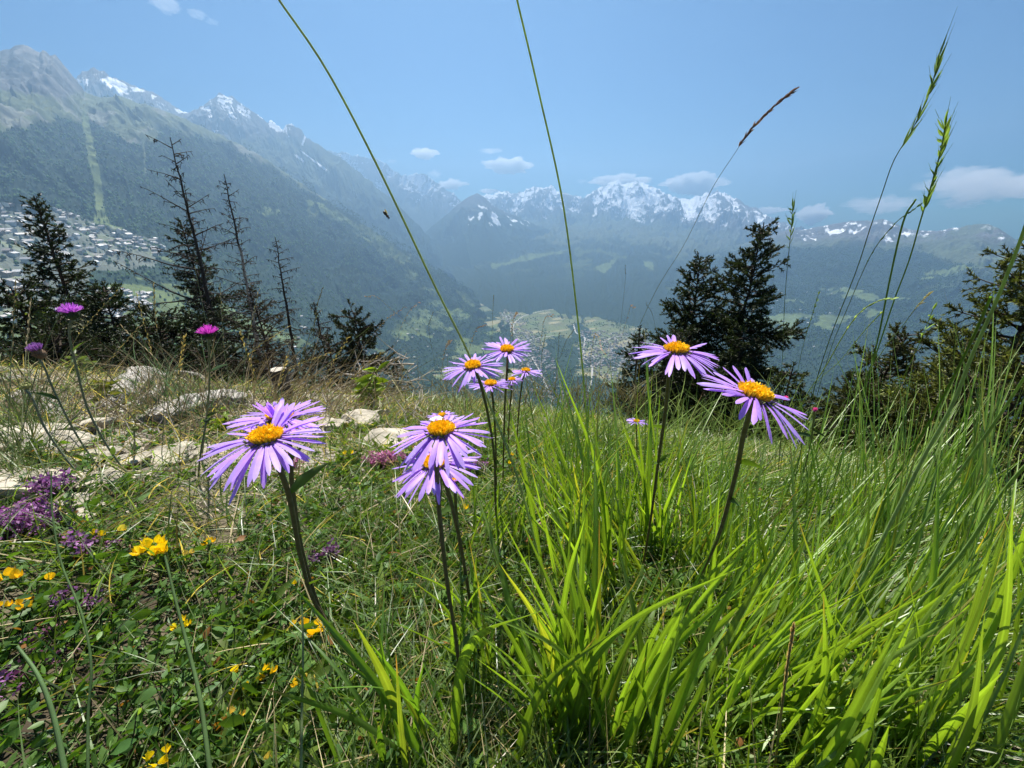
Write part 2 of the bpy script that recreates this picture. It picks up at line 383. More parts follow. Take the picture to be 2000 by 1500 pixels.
# --- valley floor
VZ = -990.0
def valley():
    gx = np.arange(-1500, 2600, 9.0); gy = np.arange(1300, 5600, 12.0)
    X, Y = np.meshgrid(gx, gy)
    Z = VZ + (fbm(X * 0.002, Y * 0.002, 4, 3) - 0.5) * 50
    px, py, d = proj(np.stack([X, Y, Z], -1))
    a = 0.5; xr = X * math.cos(a) + Y * math.sin(a); yr = -X * math.sin(a) + Y * math.cos(a)
    wob = (fbm(X * 0.003, Y * 0.003, 2, 12) - 0.5) * 3
    cell = _hash(np.floor(xr / 130 + wob), np.floor(yr / 60 + wob), 4)
    c = lerp(FIELD, MEADOW * 1.1, cell)
    c = lerp(c, np.array([0.30, 0.25, 0.15]), (cell > 0.8) * 0.7)
    nf = fbm(X * 0.0045, Y * 0.0045, 5, 14)
    wood = sstep(0.50, 0.52, nf + 0.16 * sstep(690, 760, py) + 0.2 * sstep(1250, 1400, px)) * (1 - 0.9 * inpoly(px + (nf - .5) * 90, py + (fbm(X * .006, Y * .006, 4, 66) - .5) * 60, [(975, 600), (1050, 600), (1280, 640), (1260, 690), (1090, 700), (1000, 660)]))
    rightwood = inpoly(px + (nf - .5) * 60, py + (nf - .5) * 60, [(1075, 655), (1130, 620), (1150, 650), (1110, 740), (1060, 740)])
    c = lerp(c, FOREST * 1.2, np.clip(wood + rightwood, 0, 1))
    mb = MB(); mb.add(np.stack([X, Y, Z], -1).reshape(-1, 3), grid_faces(len(gy), len(gx))[:, ::-1], c.reshape(-1, 3))
    struct(mb.build('valley_floor', M_TERR))
    return lambda x, y: VZ + (fbm(x * 0.002, y * 0.002, 4, 3) - 0.5) * 50
vz = valley()
# --- roads in the valley
def on_valley(px, py):
    r = ray(px, py); t = VZ / r[..., 2]
    q = r * t[..., None]; q[..., 2] = vz(q[..., 0], q[..., 1]); return q
M_ROAD = solid_mat('pale_road', rough=0.9, scale=0.05, lo=0.9, hi=1.1, bump=0)
for ln in ([(962, 574), (970, 590), (985, 610), (1000, 640), (1018, 668), (1040, 700), (1062, 745), (1080, 790)], [(1000, 640), (1010, 625), (1035, 612), (1075, 606), (1120, 600)],
           [(1120, 632), (1125, 650), (1142, 660), (1140, 690), (1156, 720), (1150, 770)], [(1142, 660), (1170, 668), (1210, 660), (1270, 668)], [(1018, 668), (1050, 660), (1082, 655)], [(1156, 720), (1190, 700), (1250, 705)]):
    l = spline(ln, 60); q = on_valley(l[:, 0], l[:, 1]); q[:, 2] += 1.5
    s = unit(np.cross(np.gradient(q, axis=0), [0, 0, 1.0])) * 6.0
    mb = MB(); mb.add(np.stack([q - s, q + s], 1), grid_faces(60, 2), (0.36, 0.34, 0.31)); struct(mb.build('road', M_ROAD))
# --- houses: a gabled chalet block, origin at its base
M_HOUSE = solid_mat('chalet_walls_and_roof', rough=0.55, scale=0.3, lo=0.85, hi=1.15, bump=0, spec=0.5)
def house_arr(c, w, l, h, rz, roof, wall):
    x, y = w / 2, l / 2; rh = h * 0.45; ov = 1.12
    v = np.array([[-x, -y, -4], [x, -y, -4], [x, y, -4], [-x, y, -4], [-x, -y, h], [x, -y, h], [x, y, h], [-x, y, h],
                  [0, -y, h + rh], [0, y, h + rh],
                  [-x * ov, -y * ov, h - .3], [0, -y * ov, h + rh + .5], [0, y * ov, h + rh + .5], [-x * ov, y * ov, h - .3], [x * ov, -y * ov, h - .3], [x * ov, y * ov, h - .3]])
    ca, sa = math.cos(rz), math.sin(rz)
    v = np.stack([v[:, 0] * ca - v[:, 1] * sa, v[:, 0] * sa + v[:, 1] * ca, v[:, 2]], -1) + c
    q = [[0, 1, 5, 4], [1, 2, 6, 5], [2, 3, 7, 6], [3, 0, 4, 7], [10, 11, 12, 13], [11, 14, 15, 12]]
    t = [[4, 5, 8], [6, 7, 9]]
    col = np.array([wall] * 10 + [roof] * 6)
    return v, q, t, col
def pick(loftdata, region, n, rng):
    V, px, py = loftdata[1], loftdata[2], loftdata[3]
    m = region(px, py)
    ii = np.argwhere(m)
    # weight by true ground area
    a = np.linalg.norm(np.cross(np.gradient(V, axis=0), np.gradient(V, axis=1)), axis=2)[m]
    k = rng.choice(len(ii), n, p=a / a.sum())
    p = V[ii[k, 0], ii[k, 1]].copy()
    f = rng.uniform(-.5, .5, (n, 2))
    gi = np.gradient(V, axis=0)[ii[k, 0], ii[k, 1]]; gj = np.gradient(V, axis=1)[ii[k, 0], ii[k, 1]]
    return p + gi * f[:, :1] + gj * f[:, 1:]
roofs = [(0.34, 0.34, 0.35), (0.22, 0.20, 0.19), (0.50, 0.50, 0.50), (0.15, 0.14, 0.14), (0.30, 0.28, 0.25)]
walls = [(0.5, 0.47, 0.42), (0.22, 0.15, 0.1), (0.6, 0.58, 0.54)]
rn = np.random.default_rng(3)
VILLAGE = [(-40, 402), (40, 400), (120, 412), (210, 448), (330, 470), (320, 505), (220, 500), (170, 525), (0, 560), (-40, 560)]
VILL2 = [(165, 572), (240, 565), (290, 575), (300, 610), (230, 640), (175, 640), (150, 610)]
pts = np.concatenate([pick(D, lambda a, b: inpoly(a, b, VILLAGE), 640, rn), pick(D, lambda a, b: inpoly(a, b, VILL2), 130, rn), pick(D, lambda a, b: inpoly(a, b, [(0, 555), (90, 550), (120, 620), (0, 640)]), 60, rn)])
R = np.hypot(pts[:, 0], pts[:, 1]); order = np.argsort(R)
hx, hy, _ = proj(pts)
order = [i for i in order if -10 < hx[i] < 2010]
cats = {}
rest = MB()
protos = []
for k in range(10):
    w, l, h = rn.uniform(13, 20), rn.uniform(14, 26), rn.uniform(6, 11)
    if k > 7: l *= 1.6; h *= 1.4
    mb = MB(); rf = roofs[k % 5]; wl = walls[k % 3]
    v, q, t, c = house_arr((0, 0, 0), w, l, h, 0, rf, wl)
    mb.add(v, q, c); mb.k -= 0
    mb.l.append(np.array(t).ravel()); mb.n.append(np.full(2, 3))
    o = mb.build('chalet', M_HOUSE, smooth=False); COL.objects.unlink(o); protos.append(o)
WORDS = ['grey-roofed', 'brown-roofed', 'white-roofed', 'dark-roofed', 'tan-roofed']
def where(a, b):
    row = 'top row' if b < 440 else ('upper rows' if b < 470 else ('middle rows' if b < 500 else ('lower rows' if b < 530 else ('bottom rows' if b < 565 else ('upper detached quarter' if b < 588 else ('middle detached quarter' if b < 606 else 'lowest detached quarter'))))))
    col = ('at the left edge' if a < 30 else ('left of the ragged spruce' if a < 60 else ('past the ragged spruce' if a < 110 else ('right of the ragged spruce' if a < 160 else ('below the ski run' if a < 190 else ('left of the middle spruces' if a < 225 else ('left of the dead branches' if a < 260 else 'behind the dead branches')))))))
    return f'{row} {col}'
HSEEN = {}
for j, i in enumerate(order[:300]):
    o = protos[j % 10].copy(); COL.objects.link(o)
    o.location = pts[i]; turn = j % 3 == 0; o.rotation_euler.z = (math.pi / 2 if turn else 0) + rn.normal(0, 0.2) + 0.35
    q = j % 10
    lb = f'{"long " if q > 7 else ""}{WORDS[q % 5]} chalet {"seen end-on " if turn else ""}in the {where(hx[i], hy[i])}'
    if hy[i] > 560: o.scale = (0.62, 0.62, 0.62)
    tag(o, lb, 'chalet', 'chalets of the hillside village')
for i in order[300:]:
    v, q, t, c = house_arr(pts[i], rn.uniform(13, 20), rn.uniform(14, 30), rn.uniform(6, 12), rn.choice([0, 1.57]) + rn.normal(0, .25) + .35, roofs[rn.integers(5)], walls[rn.integers(3)])
    b = rest.k; rest.add(v, q, c); rest.l.append((np.array(t) + b).ravel()); rest.n.append(np.full(2, 3))
# town on the valley floor and hamlets on the slopes
TOWN = [[(975, 600), (1010, 610), (1075, 690), (1110, 790), (1030, 790), (1000, 700), (985, 650)], [(1130, 645), (1270, 655), (1290, 690), (1180, 760), (1130, 700)]]
n_t = 0
while n_t < 1300:
    a = rn.uniform(960, 1300); b = rn.uniform(590, 800)
    w = [inpoly(np.array([a]), np.array([b]), t)[0] for t in TOWN]
    if not any(w) or rn.random() > (0.3 + 0.7 * (b < 720)) or rn.random() < (b - 600) / 300: continue
    q0 = on_valley(np.array([a]), np.array([b]))[0]; n_t += 1
    v, q, t, c = house_arr(q0, rn.uniform(8, 13), rn.uniform(9, 19), rn.uniform(4, 8), rn.uniform(0, 3.1), [(0.17, 0.13, 0.11), (0.22, 0.21, 0.20), (0.11, 0.09, 0.08)][rn.integers(3)], (0.26, 0.245, 0.22))
    b = rest.k; rest.add(v, q, c); rest.l.append((np.array(t) + b).ravel()); rest.n.append(np.full(2, 3))
for src, reg, n in ((D, lambda a, b: inpoly(a, b, [(430, 600), (900, 640), (930, 740), (700, 740), (480, 680)]), 60), (Cr, lambda a, b: inpoly(a, b, [(1440, 560), (1720, 560), (1640, 680), (1500, 680)]), 60)):
    for p in pick(src, reg, n, rn):
        v, q, t, c = house_arr(p, rn.uniform(10, 15), rn.uniform(12, 18), 6, rn.uniform(0, 3.1), roofs[rn.integers(5)], walls[rn.integers(3)])
        b = rest.k; rest.add(v, q, c); rest.l.append((np.array(t) + b).ravel()); rest.n.append(np.full(2, 3))
tag(rest.build('distant_houses', M_HOUSE, smooth=False), 'far-off town houses crowding the valley floor and slopes', 'houses', kind='stuff')
# --- woodland: small crowns that read as one mass
M_WOOD = leaf_mat('woodland_foliage', rough=0.9, trans=0.15, scale=0.05, spec=0.1)
def wood(name, pts, hmin, hmax, label, rng, conifer=0.6):
    n = len(pts); h = rng.uniform(hmin, hmax, n); con = rng.random(n) < conifer
    r = np.where(con, h * 0.26, h * 0.42)
    a = np.arange(5) * 2 * math.pi / 5
    rot = rng.uniform(0, 6.28, n)
    ring = lambda k, z: pts[:, None] + np.stack([np.cos(a + rot[:, None]) * (r * k)[:, None], np.sin(a + rot[:, None]) * (r * k)[:, None], (h * z)[:, None] + 0 * a[None]], -1)
    low = ring(np.where(con, 1.0, 0.75), np.where(con, 0.1, 0.15)); mid = ring(np.where(con, 0.55, 1.0), np.where(con, 0.5, 0.55))
    top = (pts + np.stack([0 * h, 0 * h, h], -1))[:, None]
    V = np.concatenate([low, mid, top], 1)                      # n,11,3
    f = []
    for i in range(5):
        j = (i + 1) % 5; f += [[i, j, 5 + j], [i, 5 + j, 5 + i], [5 + i, 5 + j, 10]]
    F = (np.arange(n)[:, None, None] * 11 + np.array(f)[None]).reshape(-1, 3)
    c = np.where(con[:, None], np.array([0.020, 0.042, 0.022]), np.array([0.045, 0.085, 0.028])) * rng.uniform(0.8, 1.7, (n, 1))
    mb = MB(); mb.add(V, F, np.repeat(c, 11, 0))
    return tag(mb.build(name, M_WOOD), label, 'woodland', kind='stuff')
def dark(src):                                                   # where the ground colour is forest
    g = src[4]; return (g[..., 1] < 0.075)
rn = np.random.default_rng(5)
W1 = pick(D, lambda a, b: (a > -60) & (a < 1010) & (b > np.interp(a, [-60, 300, 600, 1000], [395, 420, 470, 560])) & (b < 860) & dark(D), 22000, rn)
W2 = pick(D, lambda a, b: (a > -60) & (a < 1010) & (b > 400) & (b < 860) & ~dark(D), 3200, rn)
W0 = pick(D, lambda a, b: (a > -60) & (a < 1010) & (b < np.interp(a, [-60, 300, 600, 1000], [395, 420, 470, 560]) + 30) & (D[4][..., 1] < 0.07) & (D[4][..., 0] < 0.05), 30000, rn)
wood('wooded_slope_left', np.concatenate([W0, W1, W2]), 9, 19, 'wooded lower mountainside dotted with clearings left of the valley', rn, 0.6)
W3 = pick(Cr, lambda a, b: (a > 1180) & (a < 2050) & (b > 480) & (b < 900) & dark(Cr), 52000, rn)
wood('wooded_slope_right', W3, 10, 20, 'dark wooded mountainside right of the valley', rn, 0.7)
q = np.stack([rn.uniform(800, 1500, 16000), rn.uniform(600, 860, 16000)], 1)
nf = on_valley(q[:, 0], q[:, 1]); keep = (fbm(nf[:, 0] * 0.0045, nf[:, 1] * 0.0045, 5, 14) + 0.16 * sstep(690, 760, q[:, 1]) + 0.2 * sstep(1250, 1400, q[:, 0]) > 0.5) | (rn.random(len(nf)) < 0.10)
wood('valley_trees', nf[keep], 7, 15, 'trees and copses scattered over the valley floor', rn, 0.2)
# ================================================================= near hillside meadow
GA, GB, GM = 0.28, 0.05, 0.62
def gz(x, y):
    x = np.asarray(x, float); y = np.asarray(y, float)
    yc = (GM - GA) / (2 * GB)
    yy = np.clip(y, -2, yc)
    z = -(GA * yy + GB * np.maximum(yy, 0) ** 2) - np.maximum(y - yc, 0) * GM
    z = z - 0.10 * np.clip(x, -60, 60) - 0.085 * np.clip(x, 0, 60) * sstep(0.0, 0.9, x)
    r = np.hypot(x, y)
    w = sstep(0.1, 0.6, r)
    z = z + (fbm(x * 2.2 + 40, y * 2.2 + 11, 4, 101) - 0.5) * 0.10 * w + (fbm(x * 14, y * 14, 3, 102) - 0.5) * 0.018 * w
    z = z + (fbm(x * 0.05, y * 0.05, 3, 103) - 0.5) * np.clip(r - 5, 0, 200) * 0.10
    return z
def G(px, py):                                                    # where the line of sight of a pixel meets the meadow
    r = ray(px, py); ts = np.geomspace(0.08, 30, 700)
    q = CAMV + r * ts[:, None]; b = q[:, 2] < gz(q[:, 0], q[:, 1])
    i = int(np.argmax(b)) if b.any() else 450
    return q[i]
def on_ground(x, y): return np.array([x, y, float(gz(x, y))])
EARTH = np.array([0.05, 0.04, 0.027]); DRY = np.array([0.17, 0.145, 0.095]); STONY = np.array([0.25, 0.225, 0.185])
def ground_mesh():
    xs = np.r_[-np.geomspace(900, 3, 50), np.linspace(-2.9, 2.9, 200), np.geomspace(3, 900, 50)]
    ys = np.r_[-3, -2, -1.5, np.linspace(-1, 3.2, 190), np.geomspace(3.3, 1700, 90)]
    X, Y = np.meshgrid(xs, ys); Z = gz(X, Y)
    px, py, d = proj(np.stack([X, Y, Z], -1))
    n = fbm(X * 6, Y * 6, 4, 110); n2 = fbm(X * 1.3, Y * 1.3, 4, 112)
    c = lerp(EARTH * np.ones(X.shape + (3,)), DRY * 0.8, sstep(0.45, 0.6, n) * 0.6)
    dryleft = sstep(0.35, 0.6, Y) * sstep(0.3, -0.1, X)
    c = lerp(c, STONY, dryleft * sstep(0.40, 0.55, n + 0.3 * (n2 - 0.5)))
    far = sstep(6, 12, np.hypot(X, Y)); c = lerp(c, FOREST, far)
    m, nn, l, out = new_mat('meadow_soil')
    cc, t = tint_noise(nn, l, 40, 0.6, 1.35, 8)
    b = nn.new('ShaderNodeBsdfPrincipled'); b.inputs['Roughness'].default_value = 0.95; b.inputs['Specular IOR Level'].default_value = 0.1
    l.new(cc, b.inputs['Base Color'])
    t2 = nn.new('ShaderNodeTexNoise'); t2.inputs['Scale'].default_value = 120; t2.inputs['Detail'].default_value = 8
    tc = nn.new('ShaderNodeTexCoord'); l.new(tc.outputs['Object'], t2.inputs['Vector'])
    bp = nn.new('ShaderNodeBump'); bp.inputs['Strength'].default_value = 0.8; bp.inputs['Distance'].default_value = 0.006
    l.new(t2.outputs['Fac'], bp.inputs['Height']); l.new(bp.outputs[0], b.inputs['Normal']); l.new(b.outputs[0], out.inputs[0])
    mb = MB(); mb.add(np.stack([X, Y, Z], -1).reshape(-1, 3), grid_faces(len(ys), len(xs))[:, ::-1], c.reshape(-1, 3))
    struct(mb.build('meadow_ground', m))
ground_mesh()
# ---------------------------------------------------------------- blade and leaf ribbons, many at once
def ribbons(mb, base, tipdir, L, W, bend, col, K=5, prof='blade', fold=0.0, colt=None, rng=RNG, bdir=None, side=None):
    """base (n,3) roots, tipdir (n,3) growing direction, L and W (n), bend (n): how far the tip falls over"""
    n = len(base); t = np.linspace(0, 1, K + 1)
    d = unit(tipdir)
    if bdir is None:
        bdir = d * [1, 1, 0] + rng.normal(0, 0.25, (n, 3)) * [1, 1, 0]; bdir = unit(bdir) * [1, 1, 0] + [0, 0, -0.6]
    c = base[:, None] + d[:, None] * (L[:, None] * t)[..., None] + bdir[:, None] * (L[:, None] * bend[:, None] * t ** 2)[..., None]
    if side is None:
        side = unit(np.cross(d, rng.normal(0, 1, (n, 3)) * [1, 1, 0.4] + [0.0, 0.4, 0]))
    if prof == 'blade': w = np.clip(1 - t ** 2.2, 0.02, 1) * (0.7 + 0.6 * np.minimum(t * 3, 1)) / 1.3
    elif prof == 'oval': w = np.sin(np.pi * np.clip(t * 0.94 + 0.04, 0, 1)) ** 0.7
    elif prof == 'lance': w = np.sin(np.pi * np.clip(t * 0.96 + 0.03, 0, 1) ** 0.8)
    elif prof == 'petal': w = np.interp(t, [0, 0.12, 0.5, 0.8, 0.93, 1], [0.35, 0.55, 0.95, 1.0, 0.78, 0.18])
    else: w = np.ones_like(t)
    hw = (W[:, None] * w / 2)[..., None] * side[:, None]
    if fold:
        nrm = unit(np.cross(side, d)); f = (W[:, None] * w * fold)[..., None] * nrm[:, None]
        V = np.stack([c - hw + f, c, c + hw + f], 2); m = 3
    else:
        V = np.stack([c - hw, c + hw], 2); m = 2
    i = np.arange(K)[:, None]; j = np.arange(m - 1)[None]
    q = np.stack([i * m + j, i * m + j + 1, (i + 1) * m + j + 1, (i + 1) * m + j], -1).reshape(-1, 4)
    Fc = (np.arange(n)[:, None, None] * (K + 1) * m + q[None]).reshape(-1, 4)
    cc = np.broadcast_to(np.asarray(col, float), (n, 3))[:, None, None] * np.ones((1, K + 1, m, 1))
    if colt is not None:
        cc = cc * (1 - t[None, :, None, None]) + np.broadcast_to(np.asarray(colt, float), (n, 3))[:, None, None] * t[None, :, None, None]
    mb.add(V.reshape(-1, 3), Fc, cc.reshape(-1, 3))
def segs(mb, A, B, ra, rb, col, ns=3):                            # many straight twigs at once
    A = np.asarray(A, float); B = np.asarray(B, float); n = len(A)
    if n == 0: return
    ra = np.broadcast_to(ra, (n,)); rb = np.broadcast_to(rb, (n,))
    d = unit(B - A); ref = np.where(np.abs(d[:, 2:3]) < 0.9, [[0, 0, 1.0]], [[1.0, 0, 0]])
    u = unit(np.cross(d, ref)); w = np.cross(u, d)
    a = np.arange(ns) * 2 * math.pi / ns
    o = np.cos(a)[None, :, None] * u[:, None] + np.sin(a)[None, :, None] * w[:, None]
    V = np.concatenate([A[:, None] + o * ra[:, None, None], B[:, None] + o * rb[:, None, None]], 1)
    f = np.array([[i, ns + i, ns + (i + 1) % ns, (i + 1) % ns] for i in range(ns)])
    c = np.repeat(np.broadcast_to(np.asarray(col, float), (n, 3)), 2 * ns, 0)
    mb.add(V.reshape(-1, 3), (np.arange(n)[:, None, None] * 2 * ns + f[None]).reshape(-1, 4), c)
M_GRASS = leaf_mat('grass_blade_green', rough=0.42, trans=0.45, scale=25, lo=0.85, hi=1.15, tgain=(2.05, 1.95, 0.55), spec=0.9)
M_LEAF = leaf_mat('small_leaf_green', rough=0.5, trans=0.35, scale=80, lo=0.75, hi=1.25, tgain=(1.9, 1.85, 0.4), spec=0.35)
M_STRAW = leaf_mat('dry_straw', rough=0.7, trans=0.2, scale=40, lo=0.75, hi=1.2, tgain=(1.1, 1.0, 0.8), spec=0.2)
GREEN = np.array([0.080, 0.145, 0.028]); BRIGHT = np.array([0.17, 0.25, 0.028]); DEEP = np.array([0.035, 0.085, 0.02]); GREY = np.array([0.12, 0.17, 0.075]); STRAW = np.array([0.42, 0.35, 0.21])
def scatter(n, rmin, rmax, amax=66, power=1.0, rng=RNG):
    az = np.radians(rng.uniform(-amax, amax, n)); u = rng.random(n)
    r = (rmin ** power + u * (rmax ** power - rmin ** power)) ** (1 / power)
    x = r * np.sin(az); y = r * np.cos(az) - 0.02
    p = np.stack([x, y, gz(x, y)], -1); px, py, d = proj(p)
    return p, px, py, r
def mixcol(a, b, n, rng=RNG, jit=0.2):
    t = rng.random((n, 1)); return (a * (1 - t) + b * t) * rng.uniform(1 - jit, 1 + jit, (n, 1))
def turf():
    rg = np.random.default_rng(21)
    # 1 ground cover: small oval leaves in rosettes and on short trailing stems
    mb = MB()
    p, px, py, r = scatter(27000, 0.07, 2.6, power=0.8, rng=rg)
    stony = sstep(1000, 880, py) * sstep(950, 700, px)
    patch = fbm(p[:, 0] * 5, p[:, 1] * 5, 3, 140)
    k = (rg.random(len(p)) > 0.80 * stony) & (patch > 0.36 - 0.1 * (py > 1100)); p, px, py, r = p[k], px[k], py[k], r[k]
    n = len(p); nl = 9
    h = rg.uniform(0.008, 0.034, n) * np.where((px < 650) & (py > 1100), 1.1, 1.0)
    lean = rg.normal(0, 0.5, (n, 3)) * [1, 1, 0] + [0, 0, 1]
    top = p + unit(lean) * h[:, None]
    segs(mb, p, top, 0.0006, 0.0004, mixcol(DEEP, EARTH * 1.6, n, rg))
    lv = rg.integers(4, nl, n)
    idx = np.repeat(np.arange(n), lv); m = len(idx)
    hh = rg.random(m) ** 0.6
    az = rg.uniform(0, 6.28, m)
    b = p[idx] + (top - p)[idx] * hh[:, None]
    td = np.stack([np.cos(az), np.sin(az), rg.uniform(-0.1, 0.9, m)], -1)
    sz = rg.uniform(0.0038, 0.0078, m) * (1 + 0.25 * r[idx]) * np.where(rg.random(m) < 0.1, 1.8, 1)
    left = (px[idx] < 620)[:, None]
    c = np.where(left, mixcol(DEEP * 1.3, GREEN * 1.3, m, rg), mixcol(DEEP * 1.3, GREEN * 1.3, m, rg))
    red = rg.random((m, 1)) < 0.03; c = np.where(red, np.array([0.22, 0.10, 0.03]), c)
    ribbons(mb, b, td, sz, sz * rg.uniform(0.42, 0.62, m), rg.uniform(0, 0.3, m), c, K=3, prof='oval', fold=0.08, rng=rg)
    tag(mb.build('ground_cover', M_LEAF), 'mat of tiny oval green leaves covering the meadow soil', 'ground cover', kind='stuff')
    # 2 lance shaped leaves, the aster rosettes and herbs among the turf
    mb = MB()
    p, px, py, r = scatter(1700, 0.12, 1.6, power=0.9, rng=rg)
    k = (px > 420) & ((px > 650) | (py > 1200)); p, px, py, r = p[k], px[k], py[k], r[k]
    n = len(p); m = n * 6; idx = np.repeat(np.arange(n), 6); az = rg.uniform(0, 6.28, m)
    td = np.stack([np.cos(az), np.sin(az), rg.uniform(0.5, 2.2, m)], -1)
    L = rg.uniform(0.018, 0.045, m)
    ribbons(mb, p[idx] + rg.normal(0, 0.003, (m, 3)) * [1, 1, 0], td, L, L * rg.uniform(0.16, 0.26, m), rg.uniform(0.1, 0.5, m), mixcol(GREEN * 0.9, BRIGHT * 0.7, m, rg), K=5, prof='lance', fold=0.14, rng=rg)
    tag(mb.build('meadow_herb_leaves', M_LEAF), 'lance-shaped herb leaves crowding the grass between the flowers', 'herbs', kind='stuff')
    # 3 fine grass
    mb = MB()
    p, px, py, r = scatter(64000, 0.08, 4.6, power=0.75, rng=rg)
    stony = sstep(1010, 880, py) * sstep(980, 650, px)
    cush = (px < 640) & (py > 1150)
    k = rg.random(len(p)) > np.maximum(np.maximum(0.72 * stony, 0.75 * cush), 0.5 * sstep(1000, 1300, px) * sstep(850, 1000, py)); p, px, py, r = p[k], px[k], py[k], r[k]
    n = len(p)
    right = sstep(1150, 1700, px)
    L = rg.uniform(0.03, 0.085, n) * (1 + 0.35 * np.clip(r - 0.5, 0, 1.5)) * (1 + 0.35 * right)
    td = rg.normal(0, 0.5, (n, 3)) * [1, 1, 0] + [0, 0, 1]; td[:, 0] += right * 0.75 - 0.1 * (px < 900)
    lush = sstep(850, 1150, px)[:, None]
    c = mixcol(GREY, GREEN * 1.1, n, rg) * (1 - lush) + mixcol(GREEN, BRIGHT, n, rg) * lush
    st = rg.random((n, 1)) < (0.16 + 0.25 * (sstep(1000, 850, py) * sstep(1000, 700, px)))[:, None]
    c = np.where(st, STRAW * rg.uniform(0.6, 1.1, (n, 1)), c)
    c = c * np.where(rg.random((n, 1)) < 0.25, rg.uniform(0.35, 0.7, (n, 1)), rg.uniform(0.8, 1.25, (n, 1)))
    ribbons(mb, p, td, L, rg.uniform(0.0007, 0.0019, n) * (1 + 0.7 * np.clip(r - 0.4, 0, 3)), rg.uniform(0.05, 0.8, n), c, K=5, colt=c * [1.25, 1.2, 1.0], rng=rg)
    tag(mb.build('meadow_grass', M_GRASS), 'fine green meadow grass covering the slope up to its brow', 'grass', kind='stuff')
    # 4 taller, lush blades on the right, leaning with the slope wind
    mb = MB()
    p, px, py, r = scatter(15000, 0.15, 3.4, power=0.8, rng=rg)
    k = rg.random(len(p)) < (sstep(900, 1250, px) * (0.45 + 0.55 * sstep(1200, 1700, px)) * (0.45 + 0.55 * sstep(0.5, 1.1, r)) * (0.5 + 0.8 * (fbm(p[:, 0] * 7, p[:, 1] * 7, 3, 79) > 0.48))); p, px, py, r = p[k], px[k], py[k], r[k]
    n = len(p); right = sstep(1250, 1800, px)
    L = rg.uniform(0.04, 0.14, n) * (1 + 0.3 * right) * (0.55 + 0.9 * fbm(p[:, 0] * 4, p[:, 1] * 4, 3, 77)) * np.clip(1.1 - 0.15 * r, 0.7, 1.0)
    td = rg.normal(0, 0.28, (n, 3)) * [1, 1, 0] + [0, 0, 1]; td[:, 0] += right * 0.95
    c = mixcol(GREEN, BRIGHT * 1.05, n, rg)
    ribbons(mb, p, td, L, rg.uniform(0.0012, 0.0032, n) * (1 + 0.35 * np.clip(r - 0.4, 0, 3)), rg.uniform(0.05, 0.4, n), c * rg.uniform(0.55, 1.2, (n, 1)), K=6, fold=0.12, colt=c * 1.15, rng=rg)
    tag(mb.build('long_grass', M_GRASS), 'long bright green grass blades leaning right across the slope', 'grass', kind='stuff')
    # 5 dry litter: straw stems lying about
    mb = MB()
    p, px, py, r = scatter(11000, 0.08, 3.4, power=0.7, rng=rg)
    k = rg.random(len(p)) < 0.35 + 0.65 * sstep(1050, 800, px) * sstep(1200, 900, py); p, px, py, r = p[k], px[k], py[k], r[k]
    n = len(p); az = rg.uniform(0, 6.28, n)
    td = np.stack([np.cos(az), np.sin(az), rg.uniform(-0.1, 0.5, n)], -1)
    p[:, 2] += rg.uniform(0.001, 0.014, n)
    ribbons(mb, p, td, rg.uniform(0.02, 0.10, n), rg.uniform(0.0006, 0.0016, n) * (1 + 0.7 * r), rg.uniform(0, 0.3, n), mixcol(STRAW, STRAW * 0.5, n, rg), K=3, rng=rg)
    tag(mb.build('dry_straw', M_STRAW), 'dry straw and dead stems littering the meadow', 'straw', kind='stuff')
turf()
# ================================================================= asters
M_PETAL = leaf_mat('lilac_petal', rough=0.45, trans=0.42, scale=300, lo=0.88, hi=1.1, tgain=(1.15, 0.9, 1.2), spec=0.25)
M_DISC = leaf_mat('yellow_florets', rough=0.6, trans=0.15, scale=600, lo=0.9, hi=1.1, tgain=(1.2, 1, 0.6))
M_STEM = solid_mat('hairy_green_stem', rough=0.7, scale=250, lo=0.75, hi=1.2, bump=0.5, bscale=900, dist=0.0004)
LILAC = np.array([0.50, 0.31, 0.84]); ORANGE = np.array([0.98, 0.60, 0.015])
def frame(axis):
    a = unit(np.asarray(axis, float)); u = unit(np.cross(a, [0.3, 1, 0.1])); return u, np.cross(a, u), a
def curve_px(ctrl, d0, d1, n=24, root=True):
    """stem: pixels from head to root, depth d0 at the head; the root stands on the meadow"""
    c = np.array(ctrl, float)
    g = G(c[-1][0], c[-1][1])
    dr = proj(g)[2]
    s = np.r_[0, np.cumsum(np.hypot(np.diff(c[:, 0]), np.diff(c[:, 1])))]; s /= s[-1]
    dep = d0 + (dr - d0) * s if d1 is None else d0 + (d1 - d0) * s
    w = P(c[:, 0], c[:, 1], dep)
    if root and d1 is None: w[-1] = g + [0, 0, -0.004]
    return spline(w, n)
def stem_leaves(root, pts, n, L, rng, mat=None, col=GREEN):
    for q in range(n):
        i = int(rng.uniform(0.3, 0.95) * (len(pts) - 1))
        t = unit(pts[i] - pts[i - 1]); az = rng.uniform(0, 6.28)
        d = unit(-t * 1.2 + 0.8 * np.array([math.cos(az), math.sin(az), 0]))
        mb = MB(); l = L * rng.uniform(0.7, 1.2)
        ribbons(mb, pts[i][None], d[None], np.array([l]), np.array([l * 0.2]), np.array([0.25]), col * 0.9, K=6, prof='lance', fold=0.14, rng=rng)
        mb.build('leaf', mat or M_LEAF, root)
